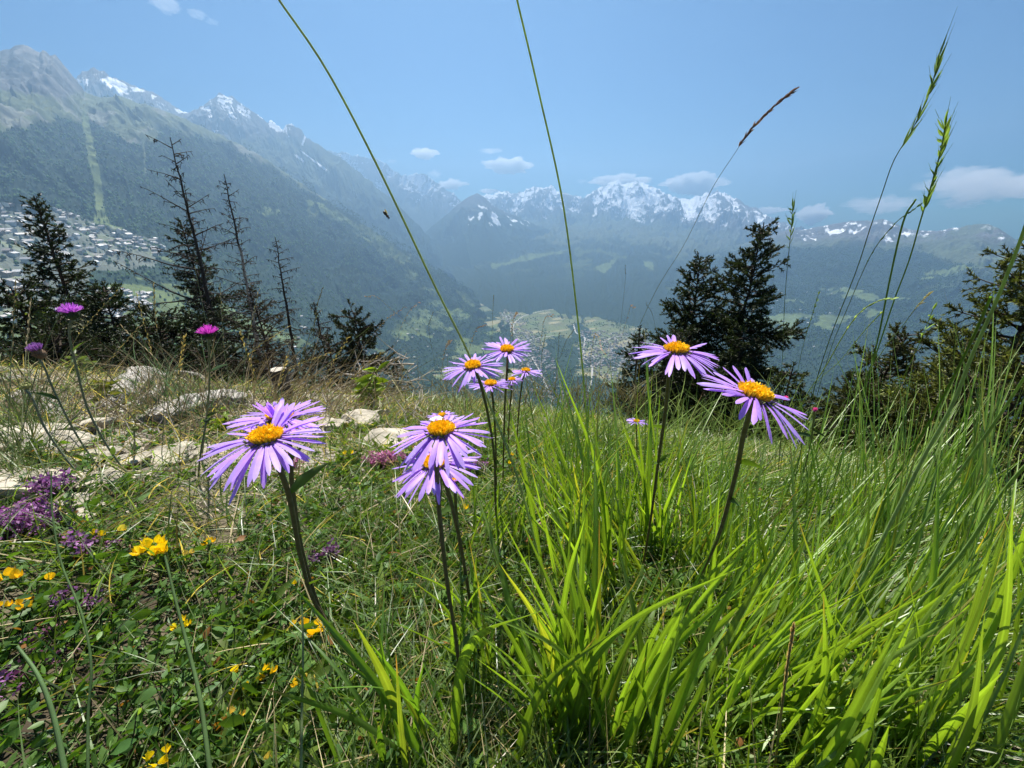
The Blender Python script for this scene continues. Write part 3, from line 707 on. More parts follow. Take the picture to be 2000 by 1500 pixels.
def aster(px, py, wpx, d, stem, label, tilt=(0, 0), n=34, seed=0, droop=None, disc=0.215, rise=0.05, srad=0.00125, half=None, depth_root=None, leaves=3, fold_up=()):
    """one alpine aster: stem, leaves and a head of ray petals round a domed disc"""
    rng = np.random.default_rng(1000 + seed); n = int(n * 1.45); tilt = (tilt[0], tilt[1] + 0.16)
    c = P(px, py, d); Rr = wpx / 2 * d / F_PX * 1.04
    pts = curve_px([(px, py + wpx * 0.06)] + stem, d, depth_root)
    loc = pts[-1]
    root = empty('aster_flower', (0, 0, 0), label, 'flower', 'lilac asters in bloom')
    ax = unit(np.array([tilt[0], tilt[1], 1.0])); u, v, a = frame(ax)
    rs = np.full(len(pts), srad); rs[0] = Rr * 0.13; rs[1] = max(srad * 1.5, Rr * 0.07)
    ci = np.array([0.13, 0.15, 0.06]); cs = np.linspace(0, 1, len(pts))[:, None]
    pts2 = pts.copy(); pts2[0] = c - a * Rr * 0.10
    mb = MB(); tube(mb, pts2, rs, ci * (1 - cs) + np.array([0.14, 0.09, 0.05]) * cs, 8); mb.build('stem', M_STEM, root)
    stem_leaves(root, pts2, leaves, 0.022, rng)
    # green cup under the rays
    mb = MB(); k = np.linspace(0, 1, 7)
    prof = np.array([0.11, 0.2, 0.27, 0.285, 0.27, 0.25, 0.22]) * Rr * disc / 0.25
    z = (-0.17 + 0.2 * k) * Rr
    ang = np.arange(16) * 2 * math.pi / 16
    V = c + prof[:, None, None] * (np.cos(ang)[None, :, None] * u + np.sin(ang)[None, :, None] * v) + z[:, None, None] * a
    mb.add(V.reshape(-1, 3), grid_faces(7, 16, True), ci)
    nb = 26; az = rng.uniform(0, 6.28, nb); rad = np.cos(az)[:, None] * u + np.sin(az)[:, None] * v
    ribbons(mb, c + rad * Rr * 0.2 * disc / 0.25 - a * Rr * 0.13, unit(rad * 0.9 + a), np.full(nb, Rr * 0.24), np.full(nb, Rr * 0.07), np.full(nb, 0.1), ci * 1.2, K=4, prof='lance', rng=rng)
    head = mb.build('flower_head', M_STEM, root)
    # ray petals
    az0 = np.arange(n) * 2 * math.pi / n + rng.normal(0, 0.07, n)
    cam_az = None
    for i in range(n):
        az = az0[i]; rad = math.cos(az) * u + math.sin(az) * v
        if half is not None and rng.random() < half: continue
        el = rise + rng.normal(0, 0.13)
        dr = 0.10 + 0.10 * rng.random()
        Lf = rng.uniform(0.86, 1.06)
        if droop is not None:
            for (dx, dy, amt) in droop:                           # sectors whose petals hang
                w = max(0.0, float(rad[0] * dx + rad[1] * dy)) ** 3
                el -= 0.55 * amt * w; dr += 0.3 * amt * w
        for (dx, dy, amt) in fold_up:
            if float(rad[0] * dx + rad[1] * dy) > 0.93: el += amt
        dvec = unit(rad * math.cos(el) + a * math.sin(el))
        side = unit(np.cross(a, rad) + rng.normal(0, 0.22) * a + rng.normal(0, 0.08, 3))
        L = Rr * (1 - 0.2) * Lf; W = Rr * rng.uniform(0.075, 0.11)
        col = LILAC * rng.uniform(0.85, 1.12) * np.array([1, rng.uniform(0.88, 1.15), 1])
        mb = MB()
        ribbons(mb, (c + rad * Rr * 0.2 * disc / 0.25 + a * Rr * rng.uniform(-0.03, 0.03))[None], dvec[None], np.array([L]), np.array([W]), np.array([dr]), col * [1.05, 0.92, 1.0], K=8, prof='petal', fold=rng.uniform(0.05, 0.14), colt=col * [1.0, 1.08, 1.03],
                bdir=(-a * 0.8 + rng.normal(0, 0.12, 3))[None], side=side[None], rng=rng)
        mb.build('petal', M_PETAL, head)
    # disc of tiny florets in a sunflower spiral
    nf = 150; i = np.arange(nf); rr = np.sqrt((i + 0.5) / nf); th = i * 2.39996
    dz = (1 - rr ** 2) * 0.095 * Rr
    b = c + (rr * Rr * disc)[:, None] * (np.cos(th)[:, None] * u + np.sin(th)[:, None] * v) + dz[:, None] * a
    out = unit((rr * 0.55)[:, None] * (np.cos(th)[:, None] * u + np.sin(th)[:, None] * v) + a)
    hl = Rr * rng.uniform(0.07, 0.125, nf)
    mb = MB(); cc = mixcol(ORANGE, np.array([1.0, 0.76, 0.03]), nf, rng, 0.12)
    segs(mb, b, b + out * hl[:, None], Rr * 0.017, Rr * 0.026, cc, 5)
    ga = rng.uniform(0, 6.28, nf)
    ribbons(mb, b + out * hl[:, None] * 0.95, unit(out + 0.6 * rng.normal(0, 1, (nf, 3))), np.full(nf, Rr * 0.05), np.full(nf, Rr * 0.025), np.zeros(nf), cc * 1.05, K=2, prof='oval', rng=rng)
    kk = np.linspace(0, 1, 6); V = c + (kk[:, None, None] * Rr * disc) * (np.cos(ang)[None, :, None] * u + np.sin(ang)[None, :, None] * v) + ((1 - kk ** 2) * 0.095 * Rr)[:, None, None] * a
    mb.add(V.reshape(-1, 3), grid_faces(6, 16, True), ORANGE * 0.7)
    mb.build('disc', M_DISC, head)
    return root
aster(521, 856, 222, 0.160, [(535, 893), (565, 970), (590, 1100), (622, 1190), (700, 1300)], 'large lilac aster at left with wide fan of drooping petals in front of its twin', (-0.05, -0.06), 38, 1, droop=[(-0.7, -0.7, 0.55), (0.2, -1, 0.35)], fold_up=[(0.05, 1, 0.5)])
aster(546, 815, 172, 0.185, [(566, 870), (572, 960), (596, 1100), (640, 1220), (712, 1310)], 'lilac aster half hidden directly behind the large left aster', (0.12, 0.0), 34, 2, droop=[(-1, 0.2, 0.1)], fold_up=[(0.0, -1, 0.9), (0.9, 0.5, 0.3)])
aster(862, 842, 190, 0.172, [(853, 890), (858, 1000), (875, 1150), (892, 1260), (905, 1400)], 'large central lilac aster with tall orange disc and a bee behind it', (0.0, -0.04), 38, 3, droop=[(-0.6, -0.8, 0.6), (0.7, -0.7, 0.55)], disc=0.22)
aster(852, 905, 178, 0.205, [(868, 940), (886, 1000), (906, 1100), (935, 1280)], 'lower lilac aster tucked beneath the large central one', (-0.1, -0.12), 32, 4, droop=[(-0.9, -0.4, 0.5), (0.8, -0.4, 0.4)])
aster(864, 812, 62, 0.50, [(866, 830), (868, 880), (866, 930)], 'small lilac aster peeping above the large central one', (0, 0), 26, 5, srad=0.0012, leaves=1)
aster(924, 716, 118, 0.30, [(937, 745), (955, 820), (966, 900), (968, 990), (975, 1060)], 'lilac aster leaning left at the front of the upper cluster', (-0.08, -0.22), 32, 6, droop=[(-0.8, -0.6, 0.5)])
aster(990, 684, 98, 0.36, [(991, 710), (986, 790), (984, 860), (982, 960)], 'topmost lilac aster of the upper central cluster', (0.0, -0.25), 30, 7, droop=[(0, -1, 0.2)], rise=0.2)
aster(958, 751, 92, 0.38, [(962, 775), (968, 860), (970, 960)], 'lilac aster low in the front of the upper central cluster', (0.0, 0.02), 30, 8)
aster(1027, 725, 64, 0.50, [(1020, 745), (1012, 820), (1008, 900)], 'small lilac aster rightmost in the upper central cluster', (0.02, 0.05), 26, 9, leaves=1)
aster(1000, 742, 52, 0.52, [(999, 760), (994, 830), (992, 890)], 'small lilac aster half hidden in the middle of the upper cluster', (-0.05, 0), 24, 10, leaves=1)
aster(1321, 686, 166, 0.215, [(1308, 722), (1300, 800), (1286, 900), (1270, 1020), (1252, 1130)], 'upper right lilac aster with two petals standing upright before the spruces', (0.02, -0.03), 31, 11, droop=[(0.7, -0.5, 0.55), (-0.2, -1, 0.35)], disc=0.22, fold_up=[(-0.7, 0.6, 0.6), (0.75, 0.5, 0.35), (0.15, 1, 0.3)])
aster(1472, 772, 216, 0.168, [(1452, 850), (1436, 930), (1402, 1050), (1352, 1160), (1312, 1262)], 'large right lilac aster tilted with long petals trailing down to the right', (0.26, -0.14), 27, 12, droop=[(0.9, -0.3, 0.30), (0.1, -1, 0.7)], disc=0.235, rise=0.14, fold_up=[(0.1, 1, 0.2)])
aster(1243, 823, 42, 0.85, [(1243, 838), (1244, 880), (1240, 920)], 'tiny pale aster far off behind the grass blades', (0, 0), 24, 13, srad=0.0013, leaves=0)
aster(888, 938, 40, 0.24, [(889, 960), (892, 1010), (900, 1090)], 'half-open aster bud with short petals below the central pair', (0.05, -0.05), 24, 14, rise=0.9, disc=0.3, leaves=1)
# ---------------------------------------------------------------- bee and fly
M_BUG = solid_mat('dark_insect_body', rough=0.4, scale=500, lo=0.7, hi=1.3, bump=0.2, spec=0.5)
M_WING = leaf_mat('insect_wing', rough=0.2, trans=0.7, scale=300, spec=0.5)
def ellipsoid(mb, c, ax, r, col, nu=12, nv=9):
    u, v, a = frame(ax); th = np.linspace(0, math.pi, nv)[:, None]; ph = (np.arange(nu) * 2 * math.pi / nu)[None]
    V = np.asarray(c) + r[0] * np.cos(th)[..., None] * a * np.ones((1, nu, 1)) + r[1] * (np.sin(th) * np.cos(ph))[..., None] * u + r[1] * (np.sin(th) * np.sin(ph))[..., None] * v
    mb.add(V.reshape(-1, 3), grid_faces(nv, nu, True), col)
def insect(name, px, py, d, size, ax, label, cat, wingup):
    c = P(px, py, d); ax = unit(np.array(ax, float)); root = empty(name, (0, 0, 0), label, cat)
    mb = MB(); ellipsoid(mb, c - ax * size * 0.25, ax, (size * 0.33, size * 0.2), (0.02, 0.015, 0.01)); ellipsoid(mb, c + ax * size * 0.15, ax, (size * 0.2, size * 0.18), (0.05, 0.03, 0.015))
    ellipsoid(mb, c + ax * size * 0.42, ax, (size * 0.11, size * 0.12), (0.015, 0.015, 0.015)); b = mb.build('body', M_BUG, root)
    u, v, a = frame(ax)
    mb = MB(); A = []; B = []
    for s in (-1, 1):
        for k in (-0.1, 0.1, 0.25):
            A.append(c + ax * size * k - np.array([0, 0, size * .1])); B.append(A[-1] + s * np.cross(ax, [0, 0, 1]) * size * 0.25 - np.array([0, 0, size * 0.3]))
    segs(mb, A, B, size * 0.02, size * 0.01, (0.02, 0.015, 0.01)); mb.build('legs', M_BUG, root)
    for s in (-1, 1):
        side = np.cross(ax, [0, 0, 1]); mb = MB()
        ribbons(mb, (c + ax * size * 0.12 + [0, 0, size * 0.12])[None], unit(s * side * 0.8 + np.array([0, 0, wingup]) - ax * 0.5)[None], np.array([size * 0.75]), np.array([size * 0.28]), np.array([0.05]), (0.12, 0.11, 0.1), K=6, prof='oval')
        mb.build('wing', M_WING, root)
insect('bee', 866, 824, 0.185, 0.0085, (0.3, 0.8, 0.5), 'dark bee perched behind the orange disc of the central aster', 'bee', 0.3)
insect('fly', 755, 420, 0.55, 0.011, (0.5, 0.2, -0.7), 'small dark fly hovering in the air before the left mountain', 'fly', 0.9)
# ================================================================= thistles
M_THISTLE = leaf_mat('magenta_thistle_florets', rough=0.5, trans=0.35, scale=300, tgain=(1.3, 0.9, 1.3))
M_CUP = solid_mat('thistle_cup', rough=0.8, scale=300, bump=0.5, bscale=900, dist=0.0005)
MAG = np.array([0.55, 0.05, 0.48])
def thistle(px, py, wpx, d, stem, label, col=MAG, spread=1.1, ax=(0, 0, 1), cup=(0.05, 0.07, 0.03), cuph=0.8, seed=0, bud=False, fuzz=0):
    rng = np.random.default_rng(2000 + seed); c = P(px, py, d); R = wpx / 2 * d / F_PX * 0.72
    root = empty('thistle', (0, 0, 0), label, 'flower', 'thistles on tall stems')
    a = unit(np.array(ax, float)); u, v, _ = frame(a)
    pts = curve_px([(px, py + wpx * 0.3)] + stem, d, None); pts[0] = c - a * R * cuph
    mb = MB(); rs = np.full(len(pts), 0.0012); rs[0] = R * 0.28; tube(mb, pts, rs, (0.19, 0.21, 0.13), 7); mb.build('stem', M_STEM, root)
    mb = MB(); k = np.linspace(0, 1, 8)[:, None]; ph = (np.arange(14) * 2 * math.pi / 14)[None]
    pr = R * 0.62 * np.sin(np.pi * (0.12 + 0.72 * k)) ** 0.8
    V = c + (-R * cuph + R * cuph * k)[..., None] * a + pr[..., None] * (np.cos(ph)[..., None] * u + np.sin(ph)[..., None] * v)
    mb.add(V.reshape(-1, 3), grid_faces(8, 14, True), cup)
    n = 90; th = rng.uniform(0, 6.28, n); kk = rng.uniform(0.05, 0.95, n); rad = np.cos(th)[:, None] * u + np.sin(th)[:, None] * v
    ribbons(mb, c + (-R * cuph + R * cuph * kk)[:, None] * a + rad * (R * 0.60 * np.sin(np.pi * (0.12 + 0.72 * kk)) ** 0.8)[:, None], unit(rad * 0.7 + a), np.full(n, R * 0.4), np.full(n, R * 0.09), np.zeros(n), np.array(cup) * 1.5, K=3, rng=rng)
    head = mb.build('flower_head', M_CUP, root)
    if not bud:
        n = 230; th = rng.uniform(0, 6.28, n); rr = np.sqrt(rng.random(n)); rad = np.cos(th)[:, None] * u + np.sin(th)[:, None] * v
        mb = MB(); b = c + rad * (rr * R * 0.45)[:, None] - a * R * 0.1
        dv = unit(rad * (rr * spread)[:, None] + a * (2.0 - 1.1 * rr)[:, None] + rng.normal(0, 0.14, (n, 3)))
        ribbons(mb, b, dv, R * rng.uniform(0.75, 1.05, n) * (1.25 - 0.4 * rr), np.full(n, R * 0.055), rng.uniform(-0.05, 0.15, n), mixcol(col, col * [1.2, 2.2, 1.25], n, rng), K=4, prof='lin', colt=col * [1.15, 2.2, 1.15], rng=rng)
        mb.build('florets', M_THISTLE, head)
    if fuzz:
        mb = MB(); n = fuzz; q = c - a * R * rng.uniform(0.5, 2.4, n)[:, None] + (rng.normal(0, 0.5, (n, 3)) * R) * [1, 1, 0.3]
        ribbons(mb, q, unit(rng.normal(0, 1, (n, 3))), R * rng.uniform(0.12, 0.3, n), R * rng.uniform(0.08, 0.16, n), np.zeros(n), mixcol(np.array([0.4, 0.36, 0.28]), np.array([0.25, 0.27, 0.12]), n, rng), K=3, prof='oval', rng=rng)
        mb.build('leaf', M_STRAW, root)
    stem_leaves(root, pts, 2, 0.03, rng, col=np.array([0.05, 0.09, 0.03]))
thistle(138, 608, 46, 0.46, [(136, 660), (150, 720), (172, 800), (215, 880), (262, 940)], 'purple thistle seen from the side above pale fluffy bracts', np.array([0.50, 0.10, 0.58]), 1.5, fuzz=90, seed=1, cuph=1.0)
thistle(406, 650, 44, 0.50, [(409, 700), (408, 770), (400, 840), (392, 900)], 'bright magenta thistle dome standing straight before the dark spruce', MAG, 1.4, seed=2, cuph=0.7)
thistle(72, 683, 40, 0.50, [(88, 720), (104, 760), (150, 850), (205, 930)], 'small dull violet thistle leaning left lowest of the three', np.array([0.28, 0.08, 0.36]), 0.6, ax=(-0.25, 0, 1), cup=(0.16, 0.1, 0.06), seed=3, cuph=1.3)
thistle(403, 818, 22, 0.55, [(398, 850), (390, 900), (385, 940)], 'round green thistle bud on a short stem left of the asters', bud=True, seed=4, cup=(0.07, 0.1, 0.05), cuph=0.9)
thistle(262, 834, 26, 0.60, [(263, 870), (262, 905)], 'yellowish green thistle bud among the dry grass by the rocks', bud=True, seed=5, cup=(0.16, 0.19, 0.05), cuph=0.9)
thistle(48, 750, 34, 0.48, [(64, 780), (90, 840), (140, 910), (180, 950)], 'pale yellow-green thistle bud at the far left', bud=True, seed=6, cup=(0.24, 0.25, 0.10), cuph=0.8, fuzz=25)
for q, (a, b, w, d, st, lb) in enumerate([(1592, 800, 14, 0.4, [(1588, 830), (1580, 880), (1560, 960)], 'tiny pink flower bud on thin stem right of the large tilted aster'), (1534, 778, 15, 0.42, [(1532, 810), (1525, 860), (1520, 930)], 'tiny pink bud just behind the petals of the tilted aster')]):
    thistle(a, b, w, d, st, lb, np.array([0.7, 0.08, 0.35]), 0.4, seed=20 + q, cup=(0.5, 0.06, 0.25), cuph=0.9)
# ================================================================= yellow trefoils
M_YEL = leaf_mat('yellow_pea_petal', rough=0.5, trans=0.4, scale=200, lo=0.85, hi=1.12, tgain=(1.2, 1.0, 0.4))
YEL = np.array([0.95, 0.80, 0.02]); AMB = np.array([0.93, 0.66, 0.03])
def near_mark(px, py):
    marks = [('the large left aster', 521, 856), ('the stem of the central aster', 870, 1080), ('the flat pale rocks', 60, 950), ('the purple thyme at the left edge', 40, 1040), ('the broad grass clump', 1080, 1350), ('the magenta thistle', 405, 645), ('the leaning stem of the large left aster', 640, 1210),
             ('the tilted right aster', 1472, 772), ('the upper right aster', 1321, 686), ('the two dark right spruces', 1420, 640), ('the upper aster cluster', 980, 710), ('the bare dead spruce', 360, 450), ('the split grey log', 270, 760), ('the round dark bush', 690, 640), ('the bottom left corner', 60, 1440), ('the lower right corner', 1900, 1400), ('the olive spruces at right', 1900, 700)]
    m = min(marks, key=lambda k: (k[1] - px) ** 2 + (k[2] - py) ** 2); dx, dy = px - m[1], py - m[2]
    if math.hypot(dx, dy) < 45: return 'beside ' + m[0]
    if abs(dx) > 1.6 * abs(dy): r = 'right of ' if dx > 0 else 'left of '
    elif abs(dy) > 1.6 * abs(dx): r = 'below ' if dy > 0 else 'above '
    else: r = ('below' if dy > 0 else 'above') + (' right of ' if dx > 0 else ' left of ')
    return r + m[0]
USED = {}
def uniq(desc, px, py, extra=('small', 'thin', 'pale', 'short', 'bent', 'fresh', 'tiny', 'faint', 'slender', 'curled', 'narrow', 'stray')):
    b = f'{desc} {near_mark(px, py)}'; l = b; k = 0
    while l in USED and k < len(extra): l = f'{extra[k]} {b}'; k += 1
    USED[l] = 1; return l
def trefoil(px, py, wpx, nfl, col, label, seed, dz=0.022):
    rng = np.random.default_rng(3000 + seed); g = G(px, py + 10); d0 = proj(g)[2]
    d = d0 * 0.93; c = P(px, py, d); c[2] = max(c[2], g[2] + 0.012)
    S = wpx * d / F_PX
    root = empty('trefoil_flower', (0, 0, 0), label, 'flower', 'yellow trefoils in the turf')
    foot = np.array([c[0] + rng.normal(0, 0.006), c[1] + 0.006, 0]); foot[2] = gz(foot[0], foot[1]) - 0.003
    mb = MB(); tube(mb, spline([foot, (foot + c) / 2 + rng.normal(0, 0.003, 3), c], 8), 0.0007, (0.07, 0.11, 0.03), 5); mb.build('stem', M_STEM, root)
    s = S * (0.62 if nfl > 1 else 1.0) / (1.0 if nfl < 4 else (1.35 if nfl < 8 else 1.75))
    for i in range(nfl):
        az = 2 * math.pi * i / max(nfl, 1) + rng.normal(0, 0.3)
        o = c + (np.array([math.cos(az), math.sin(az) * 0.6, 0]) * S * (0.33 if nfl < 8 else rng.uniform(0.1, 0.42)) * (nfl > 1)) + [0, 0, rng.normal(0, S * 0.07)]
        f = unit(np.array([math.cos(az), math.sin(az) - 0.5 * (nfl == 1), 0.45 + rng.random() * 0.5])); sd = unit(np.cross(f, [0, 0, 1])); up = np.cross(sd, f)
        mb = MB()
        # banner, two wings, keel
        ribbons(mb, o[None], unit(f * 0.45 + up)[None], np.array([s * 0.62]), np.array([s * 0.62]), np.array([0.25]), col, K=6, prof='oval', fold=0.16, side=sd[None], bdir=f[None], rng=rng)
        for q in (-1, 1):
            ribbons(mb, (o + sd * q * s * 0.07)[None], unit(f + up * 0.25 + sd * q * 0.25)[None], np.array([s * 0.55]), np.array([s * 0.30]), np.array([0.2]), col * [0.98, 0.9, 1], K=5, prof='oval', fold=0.12, side=unit(up + sd * q * 0.4)[None], bdir=up[None], rng=rng)
        ribbons(mb, o[None], unit(f - up * 0.1)[None], np.array([s * 0.5]), np.array([s * 0.16]), np.array([0.3]), AMB, K=4, prof='lance', fold=0.3, side=sd[None], bdir=up[None], rng=rng)
        ribbons(mb, (o - f * s * 0.22)[None], f[None], np.array([s * 0.3]), np.array([s * 0.14]), np.array([0.0]), (0.1, 0.13, 0.04), K=3, prof='lance', fold=0.3, side=sd[None], rng=rng)
        mb.build('flower', M_YEL, root)
    for i in range(3):
        mb = MB(); az = rng.uniform(0, 6.28, 3)
        q = foot + (c - foot) * rng.uniform(0.3, 0.8)
        ribbons(mb, np.repeat(q[None], 3, 0), np.stack([np.cos(az), np.sin(az), 0.5 + 0 * az], -1), np.full(3, 0.008), np.full(3, 0.0045), np.full(3, 0.1), GREEN, K=4, prof='oval', fold=0.1, rng=rng)
        mb.build('leaf', M_LEAF, root)
TF = [(308, 1075, 84, 9, YEL), (193, 1043, 28, 2, YEL), (408, 1058, 28, 3, AMB), (355, 1221, 34, 3, YEL), (24, 1130, 46, 3, AMB), (56, 1182, 44, 4, AMB), (8, 1185, 30, 2, AMB), (310, 1484, 56, 4, YEL),
      (465, 1343, 36, 3, YEL), (522, 1315, 38, 3, YEL * [1, .85, 1]), (582, 1335, 34, 3, AMB), (612, 1228, 60, 4, YEL * [1, .85, 1]), (580, 1218, 30, 2, AMB), (680, 886, 20, 2, YEL), (910, 995, 18, 1, YEL), (240, 1035, 22, 1, YEL * [.8, .9, 8]),
      (458, 1400, 40, 3, np.array([.75, .6, .2])), (370, 1080, 24, 2, np.array([.7, .6, .2])), (845, 948, 16, 1, YEL), (1000, 890, 12, 1, AMB), (995, 905, 12, 1, YEL), (460, 1310, 24, 1, YEL), (525, 1480, 24, 1, np.array([.7, .6, .2])), (100, 1130, 24, 1, AMB), (575, 1140, 16, 1, YEL)]
for i, (a, b, w, n, c) in enumerate(TF):
    kind = 'cluster of bright yellow trefoil blossoms' if n > 3 else ('orange-tinged trefoil blossom' if c is AMB else ('faded cream trefoil blossom' if c[2] > 0.05 else 'yellow trefoil blossom'))
    trefoil(a, b, w, n, c, uniq(kind, a, b, ('small', 'single', 'half-hidden', 'tiny', 'open')), i)
# ================================================================= wild thyme cushions
M_THYME = leaf_mat('thyme_blossom', rough=0.6, trans=0.3, scale=300, tgain=(1.3, 0.9, 1.2))
def thyme(px, py, wpx, hpx, n, col, label, seed):
    rng = np.random.default_rng(4000 + seed); g = G(px, py + hpx * 0.35); d = proj(g)[2]
    root = empty('wild_thyme', (0, 0, 0), label, 'thyme', 'purple wild thyme cushions')
    w = wpx / 2 * d / F_PX; dy = max(0.02, hpx / 2 * d / F_PX / 0.62)
    ms, mf, ml = MB(), MB(), MB()
    xy = np.clip(rng.normal(0, 0.42, (n, 2)), -0.8, 0.8) * [w, dy] + g[:2]
    b = np.stack([xy[:, 0], xy[:, 1], gz(xy[:, 0], xy[:, 1])], -1); h = rng.uniform(0.015, 0.035, n)
    t = b + np.stack([rng.normal(0, .004, n), rng.normal(0, .004, n), h], -1)
    segs(ms, b, t, 0.0006, 0.0005, (0.09, 0.05, 0.04)); ms.build('stems', M_STEM, root)
    m = 18; idx = np.repeat(np.arange(n), m); o = t[idx] + rng.normal(0, 0.0032, (n * m, 3)) * [1, 1, 1.1]
    s = 0.0027 * np.clip(d / 0.3, 1, 1.6)
    ribbons(mf, o, unit(rng.normal(0, 1, (n * m, 3)) + [0, 0, 0.7]), np.full(n * m, s), np.full(n * m, s * 0.85), np.zeros(n * m), mixcol(col, col * [1.8, 3.0, 1.7], n * m, rng, 0.3) * np.where(rng.random((n * m, 1)) < 0.3, 0.45, 1), K=2, prof='oval', rng=rng)
    mf.build('blossoms', M_THYME, root)
    m = 8; idx = np.repeat(np.arange(n), m); o = b[idx] + (t - b)[idx] * rng.uniform(0.1, 0.8, (n * m, 1)); az = rng.uniform(0, 6.28, n * m)
    ribbons(ml, o, np.stack([np.cos(az), np.sin(az), 0.4 + 0 * az], -1), np.full(n * m, 0.006), np.full(n * m, 0.003), np.zeros(n * m), mixcol(DEEP, GREEN, n * m, rng), K=2, prof='oval', rng=rng)
    ml.build('leaves', M_LEAF, root)
THY = np.array([0.26, 0.09, 0.28]); PNK = np.array([0.38, 0.12, 0.28])
thyme(40, 1025, 120, 95, 95, THY, 'big purple thyme cushion at the left edge below the pale rocks', 1)
thyme(755, 905, 75, 34, 60, PNK, 'pink thyme cushion between the left and central asters', 2)
thyme(565, 915, 60, 26, 30, PNK, 'pink thyme patch glimpsed beneath the large left aster', 3)
thyme(18, 1378, 46, 40, 16, THY, 'purple thyme head at the bottom of the left edge', 4)
thyme(166, 1215, 24, 20, 4, THY * 0.8, 'dark thyme head in the turf below the left cushion', 5)
thyme(930, 925, 46, 24, 22, THY, 'thyme blossoms right of the half-open aster bud', 6)
thyme(75, 1300, 24, 20, 2, PNK * 0.5, 'faded maroon thyme head low at the left', 7)
thyme(640, 1100, 44, 30, 9, THY * 0.6, 'few dark thyme heads right of the left aster stem', 8)
thyme(120, 975, 40, 22, 22, THY, 'small thyme tuft against the pale rock', 9)
thyme(125, 1312, 24, 20, 2, PNK * 0.45, 'wilted maroon thyme head beside the faded one', 10)
thyme(200, 1085, 70, 40, 8, THY * 1.1, 'loose thyme sprigs right of the big cushion', 11)
# ================================================================= broad-leaved grass clumps
def leaf_strip(mb, pts, W, col, colt, fold=0.16, side=None, prof='blade', twist=0.0):
    pts = np.asarray(pts, float); K = len(pts); t = np.linspace(0, 1, K)
    tan = unit(np.gradient(pts, axis=0))
    s0 = unit(np.cross(tan, [0.2, 1.0, 0.2])) if side is None else unit(side)[None] * np.ones((K, 1))
    nrm = unit(np.cross(s0, tan)); a = twist * t[:, None]
    s = unit(s0 * np.cos(a) + nrm * np.sin(a)); nr = unit(np.cross(s, tan))
    w = W * (np.clip(1 - t ** 2.2, 0.012, 1) * (0.55 + 0.45 * np.minimum(t * 4, 1)))[:, None] / 2
    M = 7; e = np.linspace(-1, 1, M)
    V = np.stack([pts + s * w * k + nr * w * 2 * fold * abs(k) ** 1.3 for k in e], 1)
    sd = abs(hash((float(pts[0, 0]), float(pts[0, 1])))) % 997
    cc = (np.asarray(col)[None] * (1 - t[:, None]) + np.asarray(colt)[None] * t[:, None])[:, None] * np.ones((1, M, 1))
    vein = 0.78 + 0.44 * vn(e * 31 + sd, 0 * e, 3); vein[M // 2] = 1.35
    blot = 0.8 + 0.4 * fbm(t[:, None] * 9 + sd, e[None] * 0.8, 3, 9)
    cc = cc * vein[None, :, None] * blot[..., None]
    if sd % 10 < 3:                                               # browned tip
        k = sstep(0.86, 0.97, t)[:, None, None]; cc = cc * (1 - k) + np.array([0.30, 0.20, 0.08]) * k
    if sd % 29 == 5: cc = cc * [1.6, 1.1, 1.2]
    mb.add(V.reshape(-1, 3), grid_faces(K, M), cc.reshape(-1, 3))
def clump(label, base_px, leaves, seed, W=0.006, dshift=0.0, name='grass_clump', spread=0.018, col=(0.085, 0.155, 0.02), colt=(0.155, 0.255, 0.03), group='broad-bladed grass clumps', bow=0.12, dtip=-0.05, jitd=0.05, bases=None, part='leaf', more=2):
    """leaves: tip pixels; every leaf rises from its own point of the tussock and arches to its tip"""
    rng = np.random.default_rng(5000 + seed); g = G(*base_px)
    root = empty(name, (0, 0, 0), label, 'grass', group)
    leaves = list(leaves) + [(t[0] + rng.normal(0, 38), t[1] + rng.normal(20, 60)) for t in leaves for q in range(more) if rng.random() < 0.85]
    leaves = leaves[:96]; W *= 0.74
    for i, tp in enumerate(leaves):
        b = g + rng.normal(0, spread, 3) * [1, 0.7, 0] if bases is None or bases[i] is None else G(*bases[i])
        b[2] = gz(b[0], b[1]) - 0.004
        db = proj(b)[2]
        d = tp[2] if len(tp) > 2 else max(0.12, db + dtip + rng.normal(0, jitd))
        tip = P(tp[0], tp[1], d)
        L = np.linalg.norm(tip - b)
        mid = (b + tip) / 2 + np.array([0, 0, L * bow * rng.uniform(0.3, 1.3)]) - (tip - b) * [1, 1, 0] * rng.uniform(0, 0.18)
        pts = spline([b, mid, tip], 16)
        f = rng.uniform(0.65, 1.35); w = W * rng.uniform(0.6, 1.2)
        c0, c1 = np.array(col) * f, np.array(colt) * f
        if rng.random() < 0.03: c1 = np.array([0.28, 0.24, 0.06])
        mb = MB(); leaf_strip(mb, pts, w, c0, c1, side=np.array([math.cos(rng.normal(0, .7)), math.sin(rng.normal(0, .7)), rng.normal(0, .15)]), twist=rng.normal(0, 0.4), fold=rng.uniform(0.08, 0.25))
        mb.build(part, M_GRASS, root)
    return root
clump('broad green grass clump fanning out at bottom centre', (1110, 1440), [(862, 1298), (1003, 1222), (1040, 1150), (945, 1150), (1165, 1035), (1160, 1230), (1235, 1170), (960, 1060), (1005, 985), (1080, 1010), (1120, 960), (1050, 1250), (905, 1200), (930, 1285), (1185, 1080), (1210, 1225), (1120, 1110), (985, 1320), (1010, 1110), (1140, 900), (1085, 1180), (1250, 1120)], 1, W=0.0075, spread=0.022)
clump('grass clump with long blades crossing at lower centre right', (1230, 1480), [(1502, 1010), (1560, 955), (1400, 1262), (1480, 1090), (1350, 1150), (1300, 1240), (1525, 1120), (1240, 1300), (1405, 1040), (1440, 1190), (1310, 1070)], 2, W=0.0072, spread=0.02)
